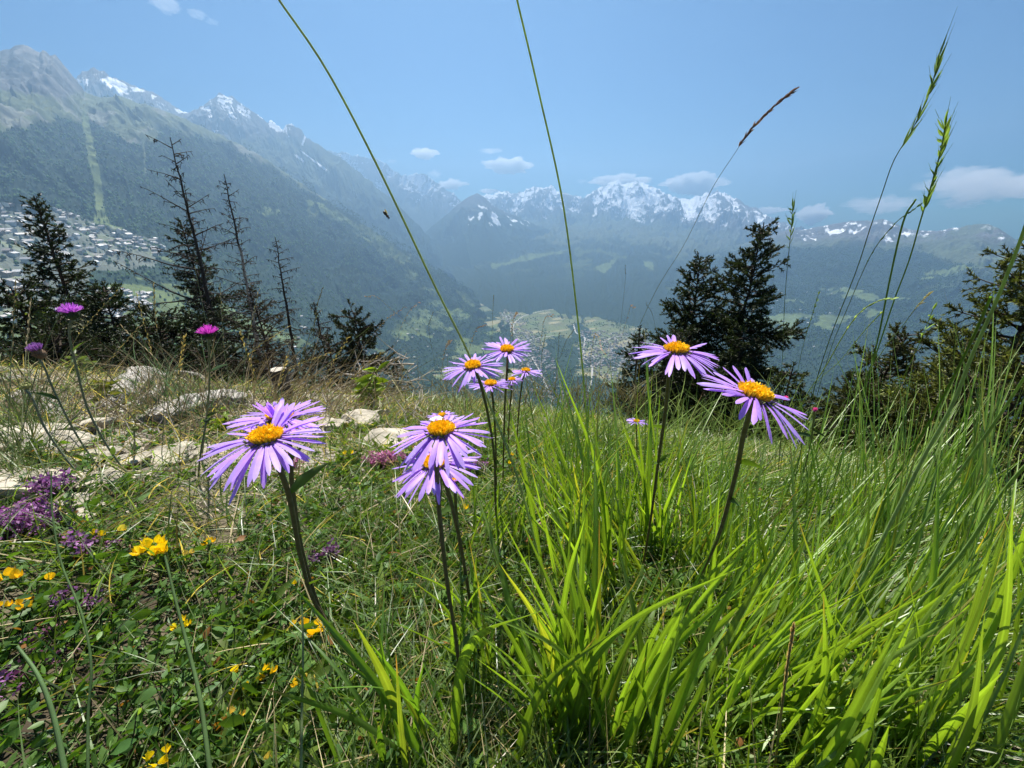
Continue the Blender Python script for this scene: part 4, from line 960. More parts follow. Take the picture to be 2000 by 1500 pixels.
clump('tall upright grass clump behind the broad bottom clump', (1160, 1150), [(1185, 828), (1060, 832), (1012, 862), (968, 832), (1040, 748), (1085, 700), (1092, 880), (1130, 860), (1205, 890), (1150, 790), (1115, 920), (1000, 940), (1225, 850), (1172, 700), (1250, 905), (1035, 900), (1075, 960), (1148, 950)], 3, W=0.0080, spread=0.028, bow=0.04, col=(0.11, 0.19, 0.022), colt=(0.19, 0.30, 0.035))
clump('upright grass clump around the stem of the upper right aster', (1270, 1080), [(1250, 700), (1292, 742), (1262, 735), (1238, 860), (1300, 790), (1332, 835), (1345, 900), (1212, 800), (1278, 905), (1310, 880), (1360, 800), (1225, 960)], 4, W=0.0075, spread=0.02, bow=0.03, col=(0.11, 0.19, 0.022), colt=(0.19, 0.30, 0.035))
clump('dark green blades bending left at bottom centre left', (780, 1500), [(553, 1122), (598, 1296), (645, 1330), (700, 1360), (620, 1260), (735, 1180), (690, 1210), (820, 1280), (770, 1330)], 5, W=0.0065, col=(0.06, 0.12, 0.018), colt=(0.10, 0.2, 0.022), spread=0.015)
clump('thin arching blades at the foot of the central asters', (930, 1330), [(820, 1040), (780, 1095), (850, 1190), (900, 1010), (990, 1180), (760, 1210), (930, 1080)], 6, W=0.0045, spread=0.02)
rg = np.random.default_rng(71)
def fan(n, x0, x1, y0, y1): return [(rg.uniform(x0, x1), rg.uniform(y0, y1)) for _ in range(n)]
for k, (lb, bp, lv, W, dt) in enumerate([
    ('leaning grass clump below the tilted right aster', (1450, 1330), fan(16, 1480, 1700, 930, 1200), 0.0045, -0.02),
    ('grass clump leaning right at the bottom right edge', (1720, 1470), fan(20, 1800, 2060, 960, 1330), 0.0062, -0.05),
    ('dense clump of slanting blades in the right middle', (1600, 1250), fan(24, 1690, 1900, 830, 1100), 0.0045, 0.0),
    ('tall slanting clump behind it reaching the olive spruces', (1700, 1080), fan(24, 1700, 2010, 730, 960), 0.0048, 0.02),
    ('wiry grass clump at the right brow of the meadow', (1560, 1010), fan(22, 1560, 1760, 760, 930), 0.0036, 0.03),
    ('coarse clump low in the bottom right corner', (1540, 1490), fan(18, 1600, 1900, 1150, 1420), 0.0060, -0.04),
    ('slanting clump at the right picture edge', (1880, 1200), fan(22, 1900, 2080, 740, 1080), 0.0045, 0.0),
    ('bright blades right of the tall upright clump', (1380, 1080), fan(14, 1370, 1520, 860, 1020), 0.0040, 0.0),
    ('short bright clump on the brow left of the tilted aster', (1330, 960), fan(16, 1280, 1420, 800, 900), 0.0034, 0.05),
    ('long thin blades sweeping up right of the tilted aster', (1640, 1130), fan(18, 1560, 1800, 600, 860), 0.0034, 0.03),
    ('long blades sweeping up toward the right picture edge', (1820, 1120), fan(22, 1840, 2060, 590, 860), 0.0040, 0.0),
    ('towering thin blades rooted low at right', (1760, 1330), fan(20, 1850, 2060, 800, 1100), 0.0042, -0.03),
    ('tall narrow blades standing in the middle of the picture', (1120, 1040), fan(18, 1030, 1180, 690, 900), 0.0036, 0.0),
    ('upright green blades in the gap between the two right asters', (1340, 1130), fan(24, 1310, 1470, 830, 1010), 0.0036, 0.0),
    ('dense thin blades under the tilted right aster', (1440, 1220), fan(24, 1420, 1600, 880, 1080), 0.0038, 0.0),
    ('dense thin blades rising left of the upper right aster', (1190, 1060), fan(22, 1120, 1260, 760, 950), 0.0034, 0.0),
    ('shaggy thin blades at the right end of the brow', (1780, 1020), fan(24, 1760, 1980, 700, 900), 0.0034, 0.02),
    ('slanting blades low in the right middle', (1480, 1420), fan(22, 1560, 1840, 980, 1240), 0.0045, -0.03),
    ('fine blades behind the upper aster cluster', (1050, 900), fan(16, 1000, 1150, 740, 850), 0.0034, 0.03),
    ('slim green clump under the upper aster cluster', (960, 1080), fan(14, 900, 1060, 860, 1020), 0.0042, 0.0)]):
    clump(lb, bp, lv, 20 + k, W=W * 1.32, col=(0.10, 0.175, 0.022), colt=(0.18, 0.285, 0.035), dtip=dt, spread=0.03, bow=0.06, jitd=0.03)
# ================================================================= single grass stalks with seed heads
M_CULM = leaf_mat('grass_culm', rough=0.5, trans=0.32, scale=120, tgain=(1.4, 1.4, 0.6))
def stalk(ctrl, d0, label, hl=0.0, hcol=(0.12, 0.16, 0.08), ccol=(0.16, 0.21, 0.07), r=0.0006, spk=26, spl=0.011, seed=0, d1=None, leaf=None, awn=0.0, spw=0.0018, hang=0.25, droproot=False):
    """ctrl: pixels from tip to root; hl: share of the length that carries spikelets"""
    rng = np.random.default_rng(6000 + seed)
    pts = curve_px(ctrl, d0, d1, 40)
    if d1 is not None:                                            # carry the culm on down into the ground
        e = pts[-1]; t = unit(pts[-1] - pts[-3]); t = unit(t + [0, 0, -0.7]); ext = [e]
        while ext[-1][2] > gz(ext[-1][0], ext[-1][1]) - 0.004 and len(ext) < 200: ext.append(ext[-1] + t * 0.01)
        if len(ext) > 1: pts = np.concatenate([pts, np.array(ext[1:])])
    hcol = tuple(1.7 * c for c in hcol); ccol = tuple(1.3 * c for c in ccol)
    root = empty('grass_stalk', (0, 0, 0), label, 'grass stalk', 'single grass stalks with seed heads')
    rs = np.linspace(r * 0.6, r * 1.3, len(pts))
    mb = MB(); tube(mb, pts, rs, ccol, 5); mb.build('culm', M_CULM, root)
    if hl > 0:
        m = max(3, int(40 * hl)); hp = pts[:m + 1]
        tan = unit(np.gradient(hp, axis=0))
        k = np.linspace(0, m - 0.01, spk); i0 = k.astype(int); f = (k - i0)[:, None]
        q = hp[i0] * (1 - f) + hp[np.minimum(i0 + 1, m)] * f; tt = -tan[i0]
        sd = unit(np.cross(tt, [0, 1.0, 0.2]) * np.where(np.arange(spk) % 2, 1, -1)[:, None] + rng.normal(0, 0.3, (spk, 3)))
        dv = unit(tt + sd * hang * rng.uniform(0.5, 1.3, (spk, 1)))
        mb = MB(); L = spl * rng.uniform(0.75, 1.15, spk)
        for s in (0.0, 1.0):
            sv = unit(np.cross(dv, rng.normal(0, 1, (spk, 3))))
            ribbons(mb, q, dv, L, np.full(spk, spw), np.full(spk, 0.05), mixcol(np.array(hcol), np.array(hcol) * 1.3, spk, rng), K=4, prof='lance', fold=0.25, side=sv, rng=rng)
        if awn: segs(mb, q + dv * L[:, None] * 0.9, q + dv * L[:, None] * (1 + awn), 0.00018, 0.00008, np.array(hcol) * 1.1)
        mb.build('seed_head', M_CULM, root)
    if leaf:
        for lf in leaf:
            a = pts[int(lf[2] * (len(pts) - 1))]; dd = proj(a)[2]; tip = P(lf[0], lf[1], dd * 1.03)
            mb = MB(); leaf_strip(mb, spline([a, (a + tip) / 2 + [0, 0, 0.006], tip], 12), 0.0035, (0.12, 0.19, 0.04), (0.14, 0.22, 0.05)); mb.build('leaf', M_GRASS, root)
    return root
S = stalk
S([(520, -40), (545, 0), (640, 140), (740, 330), (850, 560), (915, 690), (960, 800), (1010, 930), (1045, 1060), (1075, 1200)], 0.22, 'long bare culm slanting from the top edge down to the upper aster cluster', 0, ccol=(0.30, 0.36, 0.14), r=0.0010, seed=1)
S([(1004, -30), (1010, 0), (1050, 170), (1100, 400), (1128, 620), (1143, 780), (1150, 900), (1150, 1060)], 0.26, 'long bare culm hanging near-vertical from the top edge at centre', 0, ccol=(0.32, 0.40, 0.13), r=0.0010, seed=2)
S([(1549, 178), (1520, 200), (1465, 255), (1435, 300), (1390, 370), (1335, 480), (1280, 570), (1232, 680), (1200, 800), (1180, 900)], 0.42, 'thin stalk with a dark purple feathery head arching right before the sky', 0.30, (0.10, 0.06, 0.07), (0.10, 0.11, 0.06), r=0.0004, spk=90, spl=0.012, seed=3, spw=0.0016, hang=0.22)
S([(1833, 112), (1822, 160), (1805, 205), (1778, 260), (1745, 315), (1722, 380), (1698, 450), (1672, 530), (1625, 650), (1590, 760), (1560, 900), (1540, 1010)], 0.34, 'tallest green stalk at right with sparse spikelets ending in a fine tip', 0.34, (0.07, 0.11, 0.045), (0.08, 0.12, 0.04), r=0.0006, spk=17, spl=0.026, seed=4, awn=0.6, spw=0.0019, hang=0.24)
S([(1846, 248), (1836, 300), (1815, 375), (1798, 430), (1775, 510), (1745, 590), (1715, 680), (1680, 780), (1640, 900), (1610, 1000)], 0.32, 'stout green stalk with thick overlapping spikelets right of the tallest one', 0.32, (0.09, 0.14, 0.04), (0.12, 0.2, 0.04), r=0.0009, spk=24, spl=0.026, seed=5, awn=0.55, spw=0.0024, hang=0.26)
S([(1548, 405), (1545, 450), (1538, 520), (1532, 600), (1528, 700), (1520, 830), (1510, 930)], 0.42, 'straight stalk with a slim upright head left of the tall right stalks', 0.26, (0.06, 0.10, 0.05), (0.06, 0.1, 0.04), r=0.0005, spk=14, spl=0.028, seed=6, awn=0.5, spw=0.0019, hang=0.2)
S([(1790, 405), (1745, 440), (1700, 500), (1660, 590), (1620, 690), (1590, 800), (1570, 930)], 0.36, 'stalk with a narrow closed head crossing the tallest stalk', 0.36, (0.05, 0.09, 0.045), (0.07, 0.11, 0.04), r=0.0006, spk=12, spl=0.022, seed=7, spw=0.0018, hang=0.05, awn=0.2)
S([(1788, 390), (1762, 440), (1735, 560), (1715, 660), (1690, 760), (1660, 900), (1640, 990)], 0.32, 'plain upright blade between the two tallest right stalks', 0, ccol=(0.10, 0.18, 0.04), r=0.0012, seed=8)
S([(1745, 583), (1715, 588), (1680, 610), (1650, 650), (1610, 720), (1565, 790), (1530, 880), (1520, 960)], 0.36, 'pale nodding stalk bent over at its tip before the right slope', 0.4, (0.26, 0.32, 0.12), (0.2, 0.26, 0.08), r=0.0007, spk=12, spl=0.017, seed=9, spw=0.0018, hang=0.1, awn=0.3)
S([(1720, 612), (1685, 650), (1640, 705), (1590, 755), (1555, 820), (1540, 900)], 0.36, 'short pale stalk below the nodding one', 0.3, (0.26, 0.32, 0.12), (0.18, 0.25, 0.06), r=0.0008, spk=8, spl=0.017, seed=10, spw=0.0016, hang=0.06)
S([(1812, 575), (1790, 600), (1760, 640), (1735, 670), (1700, 720), (1640, 800), (1590, 900), (1560, 990)], 0.4, 'stalk with a small silvery twisted head in front of the small right spruce', 0.16, (0.22, 0.2, 0.16), (0.16, 0.2, 0.09), r=0.0005, spk=16, spl=0.009, seed=11, spw=0.0016, hang=0.3)
S([(1598, 575), (1585, 620), (1570, 670), (1556, 740), (1548, 830), (1540, 920)], 0.42, 'green stalk with a small head just left of the nodding stalks', 0.3, (0.09, 0.14, 0.06), (0.09, 0.14, 0.05), r=0.0005, spk=12, spl=0.016, seed=12, spw=0.0018, hang=0.1, awn=0.2)
S([(1822, 605), (1800, 660), (1782, 700), (1740, 790), (1700, 880), (1670, 980)], 0.38, 'forked light green stalk in front of the olive spruces', 0.22, (0.2, 0.27, 0.08), (0.15, 0.21, 0.05), r=0.0006, spk=7, spl=0.018, seed=13, spw=0.0018, hang=0.4)
S([(2010, 420), (1985, 490), (1945, 590), (1900, 690), (1860, 790), (1800, 900), (1740, 1020), (1680, 1140), (1600, 1300), (1540, 1420)], 0.17, 'long thick culm running diagonally along the right side', 0, ccol=(0.2, 0.28, 0.10), r=0.0010, seed=14)
S([(1935, 580), (1900, 660), (1850, 760), (1800, 850), (1740, 950), (1680, 1060)], 0.28, 'green blade edge slanting under the long right culm', 0, ccol=(0.11, 0.2, 0.035), r=0.0016, seed=15)
S([(2030, 690), (1960, 800), (1890, 900), (1800, 1030), (1700, 1180), (1620, 1300)], 0.22, 'second thick culm parallel below the long diagonal one', 0, ccol=(0.18, 0.27, 0.08), r=0.0011, seed=16)
S([(2040, 870), (1960, 960), (1880, 1080), (1780, 1200), (1700, 1320), (1650, 1400)], 0.2, 'third slanting culm near the lower right', 0, ccol=(0.17, 0.26, 0.07), r=0.0012, seed=17)
S([(1549, 1228), (1541, 1280), (1530, 1360), (1520, 1440), (1512, 1530)], 0.19, 'dry tan stalk with a slender head standing at the bottom right', 0.55, (0.30, 0.22, 0.15), (0.22, 0.2, 0.1), r=0.0007, spk=30, spl=0.010, seed=18, spw=0.0013, hang=0.06)
S([(100, 920), (102, 1000), (120, 1100), (160, 1200), (178, 1300), (172, 1400), (172, 1560)], 0.24, 'thin green stalk curving down the left side', 0, ccol=(0.09, 0.15, 0.05), r=0.0006, seed=19, d1=0.2)
S([(34, 1262), (75, 1320), (105, 1400), (130, 1520)], 0.16, 'smooth thick green stalk in the bottom left corner', 0, ccol=(0.10, 0.17, 0.06), r=0.0009, seed=20, d1=0.15)
S([(322, 1085), (345, 1180), (370, 1275), (392, 1370), (412, 1520)], 0.2, 'thick green stalk rising in front of the yellow trefoil cluster', 0, ccol=(0.09, 0.15, 0.05), r=0.0009, seed=21, d1=0.17)
S([(590, 1180), (592, 1260), (590, 1380), (588, 1520)], 0.19, 'pale upright stalk at the bottom left of the aster stems', 0, ccol=(0.2, 0.25, 0.1), r=0.0006, seed=22, d1=0.17)
# heads seen against the valley
mid = [(790, 600, 740, 640, 690, 720, 1), (712, 578, 760, 600, 860, 700, 1), (817, 590, 790, 625, 760, 700, 1), (629, 565, 616, 620, 606, 740, 0), (964, 578, 962, 620, 958, 730, 0), (1221, 520, 1219, 570, 1205, 700, 0), (1078, 615, 1060, 640, 1050, 740, 1), (1120, 645, 1100, 680, 1078, 760, 0), (1092, 652, 1090, 690, 1085, 760, 0),
       (880, 665, 868, 690, 860, 760, 1), (946, 635, 925, 655, 905, 740, 1), (1010, 610, 1000, 640, 990, 740, 1), (1240, 600, 1225, 620, 1200, 730, 1), (1065, 655, 1058, 700, 1060, 770, 0), (1180, 690, 1160, 660, 1150, 760, 1), (1262, 592, 1280, 640, 1300, 760, 0), (1000, 640, 1003, 690, 1003, 770, 0), (845, 610, 838, 650, 850, 720, 0)]
for k, (a, b, c, d, e, f, t) in enumerate(mid):
    lab = uniq('dry stalk with a brown nodding seed head' if t else 'dark thin stalk with an upright seed head', a, b)
    S([(a, b), (c, d), (e, f), (e + rg.uniform(-12, 12), f + 70)], rg.uniform(0.75, 1.1), lab, 0.42, (0.16, 0.10, 0.07) if t else (0.06, 0.06, 0.04), (0.16, 0.15, 0.08) if t else (0.07, 0.08, 0.04), r=0.0005, spk=18, spl=0.012, seed=100 + k, spw=0.0024, hang=0.35 if t else 0.12)
# stalks over the dry ground at left
lf = [(150, 540, 80, 700, 40, 860), (235, 562, 150, 660, 100, 760), (270, 640, 200, 720, 150, 790), (380, 520, 420, 700, 480, 860), (505, 570, 480, 690, 470, 840), (560, 640, 480, 700, 420, 820), (195, 700, 150, 760, 90, 860), (300, 560, 310, 660, 360, 820), (240, 640, 320, 720, 400, 850), (125, 690, 60, 800, 20, 900), (30, 560, 22, 700, 15, 860), (60, 590, 50, 700, 40, 880), (225, 680, 260, 700, 400, 790),
      (640, 690, 560, 730, 510, 830), (655, 735, 600, 790, 560, 860), (620, 615, 590, 700, 560, 820), (470, 650, 500, 740, 545, 850), (680, 660, 640, 730, 610, 820), (330, 700, 322, 770, 318, 850), (360, 660, 350, 740, 352, 860), (560, 700, 545, 760, 540, 850), (185, 790, 190, 850, 200, 960), (430, 560, 440, 700, 470, 830), (268, 580, 300, 700, 330, 800), (720, 640, 650, 700, 580, 790), (745, 690, 690, 740, 640, 830)]
for k, (a, b, c, d, e, f) in enumerate(lf):
    lab = uniq('dry tan grass stalk arching' if k % 2 else 'green-brown grass stalk leaning', a, b)
    S([(a, b), (c, d), (e, f), (e - 5, f + 50)], rg.uniform(0.45, 0.9), lab, 0.3 if k % 3 else 0.0, (0.22, 0.17, 0.10), (0.17, 0.18, 0.09) if k % 2 else (0.11, 0.15, 0.06), r=0.0006, spk=16, spl=0.010, seed=200 + k, spw=0.0016, hang=0.2)
# wiry tufts: fine dead and green grass that breaks the brow
def wiry():
    rg = np.random.default_rng(33); mb = MB(); m2 = MB()
    for (x0, x1, y0, y1, n, hmin, hmax, c) in [(480, 760, 760, 830, 330, 50, 170, STRAW * 0.42), (0, 480, 770, 850, 520, 50, 190, STRAW * 0.42), (0, 120, 820, 960, 260, 80, 280, np.array([0.10, 0.14, 0.05])), (760, 1260, 770, 830, 620, 30, 110, np.array([0.17, 0.16, 0.08])), (1450, 2000, 860, 960, 300, 50, 170, np.array([0.16, 0.21, 0.06])), (250, 420, 760, 840, 160, 60, 170, np.array([0.06, 0.11, 0.04])), (1100, 1560, 835, 900, 420, 50, 150, np.array([0.15, 0.21, 0.05])), (1200, 1560, 850, 960, 160, 90, 200, np.array([0.12, 0.2, 0.04]))]:
        P0 = [G(a, b) for a, b in zip(rg.uniform(x0, x1, n), rg.uniform(y0, y1, n))]
        p = np.array(P0); d = proj(p)[2]; L = rg.uniform(hmin, hmax, n) * d / F_PX
        td = rg.normal(0, 0.38, (n, 3)) * [1, 1, 0] + [0.12 if x0 > 400 and x0 < 700 else 0, 0, 1]
        if x0 == 480: td[:, 0] += 0.5
        if x0 == 1450: td[:, 0] += 0.6
        ribbons(mb, p, td, L, d * rg.uniform(0.9, 2.2, n) / F_PX, rg.uniform(0, 0.6, n), mixcol(c, c * 1.4, n, rg, 0.3), K=6, rng=rg)
    tag(mb.build('wiry_grass', M_STRAW), 'wiry dead and green grass stems bristling along the brow', 'grass', kind='stuff')
wiry()
# ================================================================= rocks, logs
M_ROCK = solid_mat('pale_limestone', rough=0.9, scale=22, lo=0.5, hi=1.2, bump=0.9, bscale=60, dist=0.006, spec=0.2)
M_WOODG = None
def wood_mat(name, c0, c1):
    m, n, l, out = new_mat(name)
    tc = n.new('ShaderNodeTexCoord'); mp = n.new('ShaderNodeMapping'); mp.inputs['Scale'].default_value = (3, 60, 60)
    t = n.new('ShaderNodeTexNoise'); t.inputs['Scale'].default_value = 2.0; t.inputs['Detail'].default_value = 8
    l.new(tc.outputs['Object'], mp.inputs[0]); l.new(mp.outputs[0], t.inputs['Vector'])
    r = n.new('ShaderNodeValToRGB'); r.color_ramp.elements[0].color = (*c0, 1); r.color_ramp.elements[1].color = (*c1, 1)
    r.color_ramp.elements[0].position = 0.38; r.color_ramp.elements[1].position = 0.62
    l.new(t.outputs['Fac'], r.inputs[0]); b = n.new('ShaderNodeBsdfPrincipled'); b.inputs['Roughness'].default_value = 0.85
    l.new(r.outputs[0], b.inputs['Base Color'])
    bp = n.new('ShaderNodeBump'); bp.inputs['Strength'].default_value = 0.8; bp.inputs['Distance'].default_value = 0.006
    l.new(t.outputs['Fac'], bp.inputs['Height']); l.new(bp.outputs[0], b.inputs['Normal']); l.new(b.outputs[0], out.inputs[0])
    return m
M_WOODG = wood_mat('weathered_grey_wood', (0.07, 0.062, 0.052), (0.36, 0.335, 0.295))
def rock(px, py, wpx, flat, label, seed, col=(0.36, 0.325, 0.26), depth=0.8):
    rng = np.random.default_rng(7000 + seed); g = G(px, py); d = proj(g)[2]; w = wpx / 2 * d / F_PX
    nu, nv = 44, 26; th = np.linspace(0.02, math.pi - 0.02, nv)[:, None]; ph = (np.arange(nu) * 2 * math.pi / nu)[None]
    D = np.stack([np.sin(th) * np.cos(ph), np.sin(th) * np.sin(ph), np.cos(th) * np.ones_like(ph)], -1)
    # blocky: cut by random planes, then roughen
    r = np.ones(D.shape[:2])
    for k in range(16):
        nrm = unit(rng.normal(0, 1, 3)); h = rng.uniform(0.5, 0.85); q = D @ nrm
        r = np.where(q > 1e-3, np.minimum(r, h / np.maximum(q, 1e-3)), r)
    r = r + (fbm(D[..., 0] * 3 + seed + D[..., 2] * 2, D[..., 1] * 3 + D[..., 2], 4, seed) - 0.5) * 0.22
    V = D * r[..., None] * np.array([w, w * depth * 1.3, w * max(flat, 0.28)]) * 1.3
    c, s = math.cos(rng.uniform(-.3, .3)), 0.2
    root = MB(); root.add(V.reshape(-1, 3), grid_faces(nv, nu, True), np.array(col) * (0.85 + 0.3 * fbm(V[..., 0] * 40, V[..., 1] * 40, 3, seed).reshape(-1, 1)))
    o = root.build('rock', M_ROCK, smooth=False)
    o.location = (g[0], g[1], g[2] + w * flat * 0.45)
    o.rotation_euler = (rng.normal(0, .12) - 0.2, rng.normal(0, .12), rng.uniform(-.5, .5))
    tag(o, label, 'rock', 'pale rocks on the dry ground')
for k, a in enumerate([(60, 955, 190, 0.24, 'broad flat cream rock slab at the left edge'), (60, 862, 160, 0.3, 'flat grey rock above the cream slab'), (100, 882, 90, 0.4, 'rounded rock right of the flat grey rock'), (330, 893, 110, 0.28, 'thin pale flat stone below the grey log'), (190, 895, 60, 0.5, 'small angular stone left of the thin flat stone'),
                       (130, 1005, 120, 0.26, 'whitish stone slab just above the big thyme cushion'), (700, 832, 70, 0.5, 'pale lumpy rock right of the left asters'), (760, 872, 120, 0.3, 'long low cream rock behind the central aster'), (640, 840, 60, 0.5, 'small white rock behind the left asters'), (400, 890, 50, 0.4, 'little grey stone right of the thin flat stone'),
                       (20, 905, 70, 0.3, 'grey stone at the picture edge above the slab'), (735, 820, 44, 0.7, 'brownish stone topping the lumpy pale rock'), (1120, 925, 60, 0.5, 'whitish stone hidden in grass right of the aster stems'), (270, 870, 50, 0.4, 'stone beside the yellowish thistle bud'), (520, 800, 46, 0.5, 'stone at the end of the smooth log'), (200, 945, 90, 0.26, 'pale slab between the cream slab and the left aster'), (250, 905, 70, 0.35, 'grey broken slab below the thistle bud'), (160, 840, 80, 0.35, 'lichen-grey slab in front of the split log')]):
    rock(*a[:4], a[4], k)
def pebbles():
    rg = np.random.default_rng(44); mb = MB(); n = 1500
    q = [G(a, b) for a, b in zip(rg.uniform(-10, 860, n), rg.uniform(775, 1010, n) )]
    p = np.array(q); d = proj(p)[2]; s = d / F_PX * rg.uniform(2.5, 9, n)
    o = np.array([[1, 0, 0], [-.9, .2, .1], [.1, 1, 0], [0, -1, .1], [.1, 0, .6], [0, 0, -.5]])
    V = p[:, None] + (o[None] * s[:, None, None]) * rg.uniform(0.6, 1.3, (n, 6, 1))
    f = np.array([[0, 2, 4], [2, 1, 4], [1, 3, 4], [3, 0, 4], [2, 0, 5], [1, 2, 5], [3, 1, 5], [0, 3, 5]])
    mb.add(V.reshape(-1, 3), (np.arange(n)[:, None, None] * 6 + f[None]).reshape(-1, 3), np.repeat(mixcol(np.array([0.46, 0.41, 0.33]), np.array([0.25, 0.21, 0.16]), n, rg), 6, 0))
    tag(mb.build('gravel', M_ROCK, smooth=False), 'stone chips strewn over the dry ground at left', 'gravel', kind='stuff')
pebbles()
def log(ctrl, rad, label, seed, name='log', knots=0, squash=1.0, lift=0.5):
    """ctrl (px, py) points; a weathered stem lying on the ground, its axis along the object's own X"""
    rng = np.random.default_rng(8000 + seed)
    c = []
    for i, (a, b) in enumerate(ctrl):
        g = G(a, b); d = proj(g)[2]; r = rad[i] * 0.8 * d / F_PX; c.append(np.r_[g + [0, 0, r * lift], r])
    s = spline(c, 60); pts, rs = s[:, :3], s[:, 3]
    a0 = pts[0].copy(); ax = unit(pts[-1] - pts[0]); az = math.atan2(ax[1], ax[0]); ca, sa = math.cos(-az), math.sin(-az)
    L = pts - a0; L = np.stack([L[:, 0] * ca - L[:, 1] * sa, L[:, 0] * sa + L[:, 1] * ca, L[:, 2]], -1)
    ns = 40; t = unit(np.gradient(L, axis=0)); u = unit(np.cross(t, [0, 0, 1.0])); w = np.cross(u, t); an = np.arange(ns) * 2 * math.pi / ns
    rr = rs[:, None] * (1 + 0.75 * (ridged(an[None] * 2.6 + 0 * rs[:, None], L[:, :1] * 1.2 / rs.mean() * 0.2, 4, seed, 0.7) - 0.6))
    V = L[:, None] + (np.cos(an)[None, :, None] * u[:, None] + np.sin(an)[None, :, None] * w[:, None] * squash) * rr[..., None]
    mb = MB(); mb.add(V.reshape(-1, 3), grid_faces(len(L), ns, True), (0.4, 0.38, 0.34))
    for e in (0, -1):
        cen = V[e].mean(0) + (-t[e] if e == 0 else t[e]) * rs[e] * 0.25
        vv = np.concatenate([V[e], cen[None]]); f = [[i, (i + 1) % ns, ns] for i in range(ns)]
        f = f if e == 0 else [x[::-1] for x in f]
        mb.add(vv, np.array(f)[:, ::-1] if False else np.array(f), (0.35, 0.32, 0.28))
    o = mb.build(name, M_WOODG, smooth=True); o.location = a0; o.rotation_euler.z = az
    tag(o, label, 'dead wood', 'weathered dead wood on the brow'); return o
log([(200, 808), (240, 778), (282, 752), (312, 744)], [16, 26, 30, 16], 'twisted silver-grey split log rising to the right behind the thistle stems', 1)
log([(232, 812), (270, 795), (305, 772), (322, 752)], [8, 12, 11, 7], 'narrow grey limb lying along the front of the split log', 2)
log([(300, 838), (350, 812), (410, 800), (462, 792)], [30, 34, 33, 30], 'smooth thick pale log with a sawn right end', 3, squash=0.8)
log([(318, 736), (350, 738), (390, 741), (408, 752)], [5, 5, 4, 2], 'thin bleached branch sticking right from the split log', 4, lift=3.0)
log([(20, 800), (60, 790), (95, 800), (118, 830)], [18, 24, 22, 10], 'pale stump-like wood piece at the left edge', 5)
log([(0, 748), (40, 744), (110, 752)], [8, 9, 6], 'white bleached branch at the far left brow', 6)
def stump(px, py, hpx, wpx, label):
    g = G(px, py); k = proj(g)[2] / F_PX; mb = MB(); h = np.linspace(-0.3, 1, 9)[:, None]; a = (np.arange(14) * 2 * math.pi / 14)[None]
    r = wpx * k * (1 + 0.25 * (1 - h) ** 2 + 0.12 * np.sin(a * 3) + 0.06 * np.sin(a * 7 + h * 5))
    V = np.stack([r * np.cos(a), r * np.sin(a), h * hpx * k + 0 * a], -1); mb.add(V.reshape(-1, 3), grid_faces(9, 14, True)[:, ::-1], (0.10, 0.085, 0.07))
    t = np.concatenate([V[-1], [[0, 0, hpx * k * 1.03]]]); mb.add(t, np.array([[i, (i + 1) % 14, 14] for i in range(14)]), (0.42, 0.38, 0.32))
    o = mb.build('tree_stump', M_BARK); o.location = g; tag(o, label, 'stump')
STUMPS = [(556, 775, 58, 13, 'small dark stump with a pale cut top behind the left asters')]
log([(1440, 905), (1490, 912), (1540, 935)], [6, 7, 4], 'white dead stem lying in the grass under the tilted aster', 8)
log([(1060, 840), (1160, 860)], [3, 3], 'bleached stick in the grass right of the upper cluster', 9)
def twigs():
    rg = np.random.default_rng(55); mb = MB(); A, B, r, c = [], [], [], []
    for (x0, x1, y0, y1, n) in [(480, 860, 760, 850, 170), (60, 480, 780, 880, 90), (690, 830, 700, 800, 60)]:
        for k in range(n):
            p = G(rg.uniform(x0, x1), rg.uniform(y0, y1)); d = proj(p)[2]; v = unit(rg.normal(0, 1, 3) * [1, 1, 0.5] + [0, 0, 0.35]); L = rg.uniform(20, 90) * d / F_PX
            q = p
            for s in range(3):
                q2 = q + v * L / 3; A.append(q); B.append(q2); r.append(rg.uniform(1.0, 2.2) * d / F_PX * (1 - s * 0.25)); v = unit(v + rg.normal(0, 0.35, 3)); q = q2; c.append(np.array([0.42, 0.38, 0.32]) * rg.uniform(0.5, 1.2))
    segs(mb, A, B, np.array(r), np.array(r) * 0.75, np.array(c), 4)
    tag(mb.build('bleached_twigs', M_STRAW), 'tangle of bleached broken twigs along the left brow', 'twigs', kind='stuff')
twigs()
def straw_tuft(px, py, n, wpx, label, seed):
    rg = np.random.default_rng(seed); g = G(px, py); d = proj(g)[2]; root = empty('straw_tuft', (0, 0, 0), label, 'dry grass', 'bleached straw tufts'); mb = MB()
    b = g + rg.normal(0, 1, (n, 3)) * [wpx * .35, wpx * .25, 0] * d / F_PX; b[:, 2] = gz(b[:, 0], b[:, 1]) + rg.uniform(0, 0.02, n)
    td = rg.normal(0, 1, (n, 3)) * [1, 0.7, 0.3] + [0.4, -0.2, 0.25]
    ribbons(mb, b, td, wpx * d / F_PX * rg.uniform(0.3, 0.9, n), np.full(n, 2.6 * d / F_PX), rg.uniform(0, .5, n), mixcol(np.array([.62, .55, .42]), STRAW, n, rg), K=5, rng=rg)
    mb.build('straw_stems', M_STRAW, root)
straw_tuft(1505, 915, 90, 60, 'bleached straw tuft in the grass under the tilted aster', 1)
straw_tuft(1130, 915, 45, 34, 'small bleached straw tuft right of the aster stems', 2)
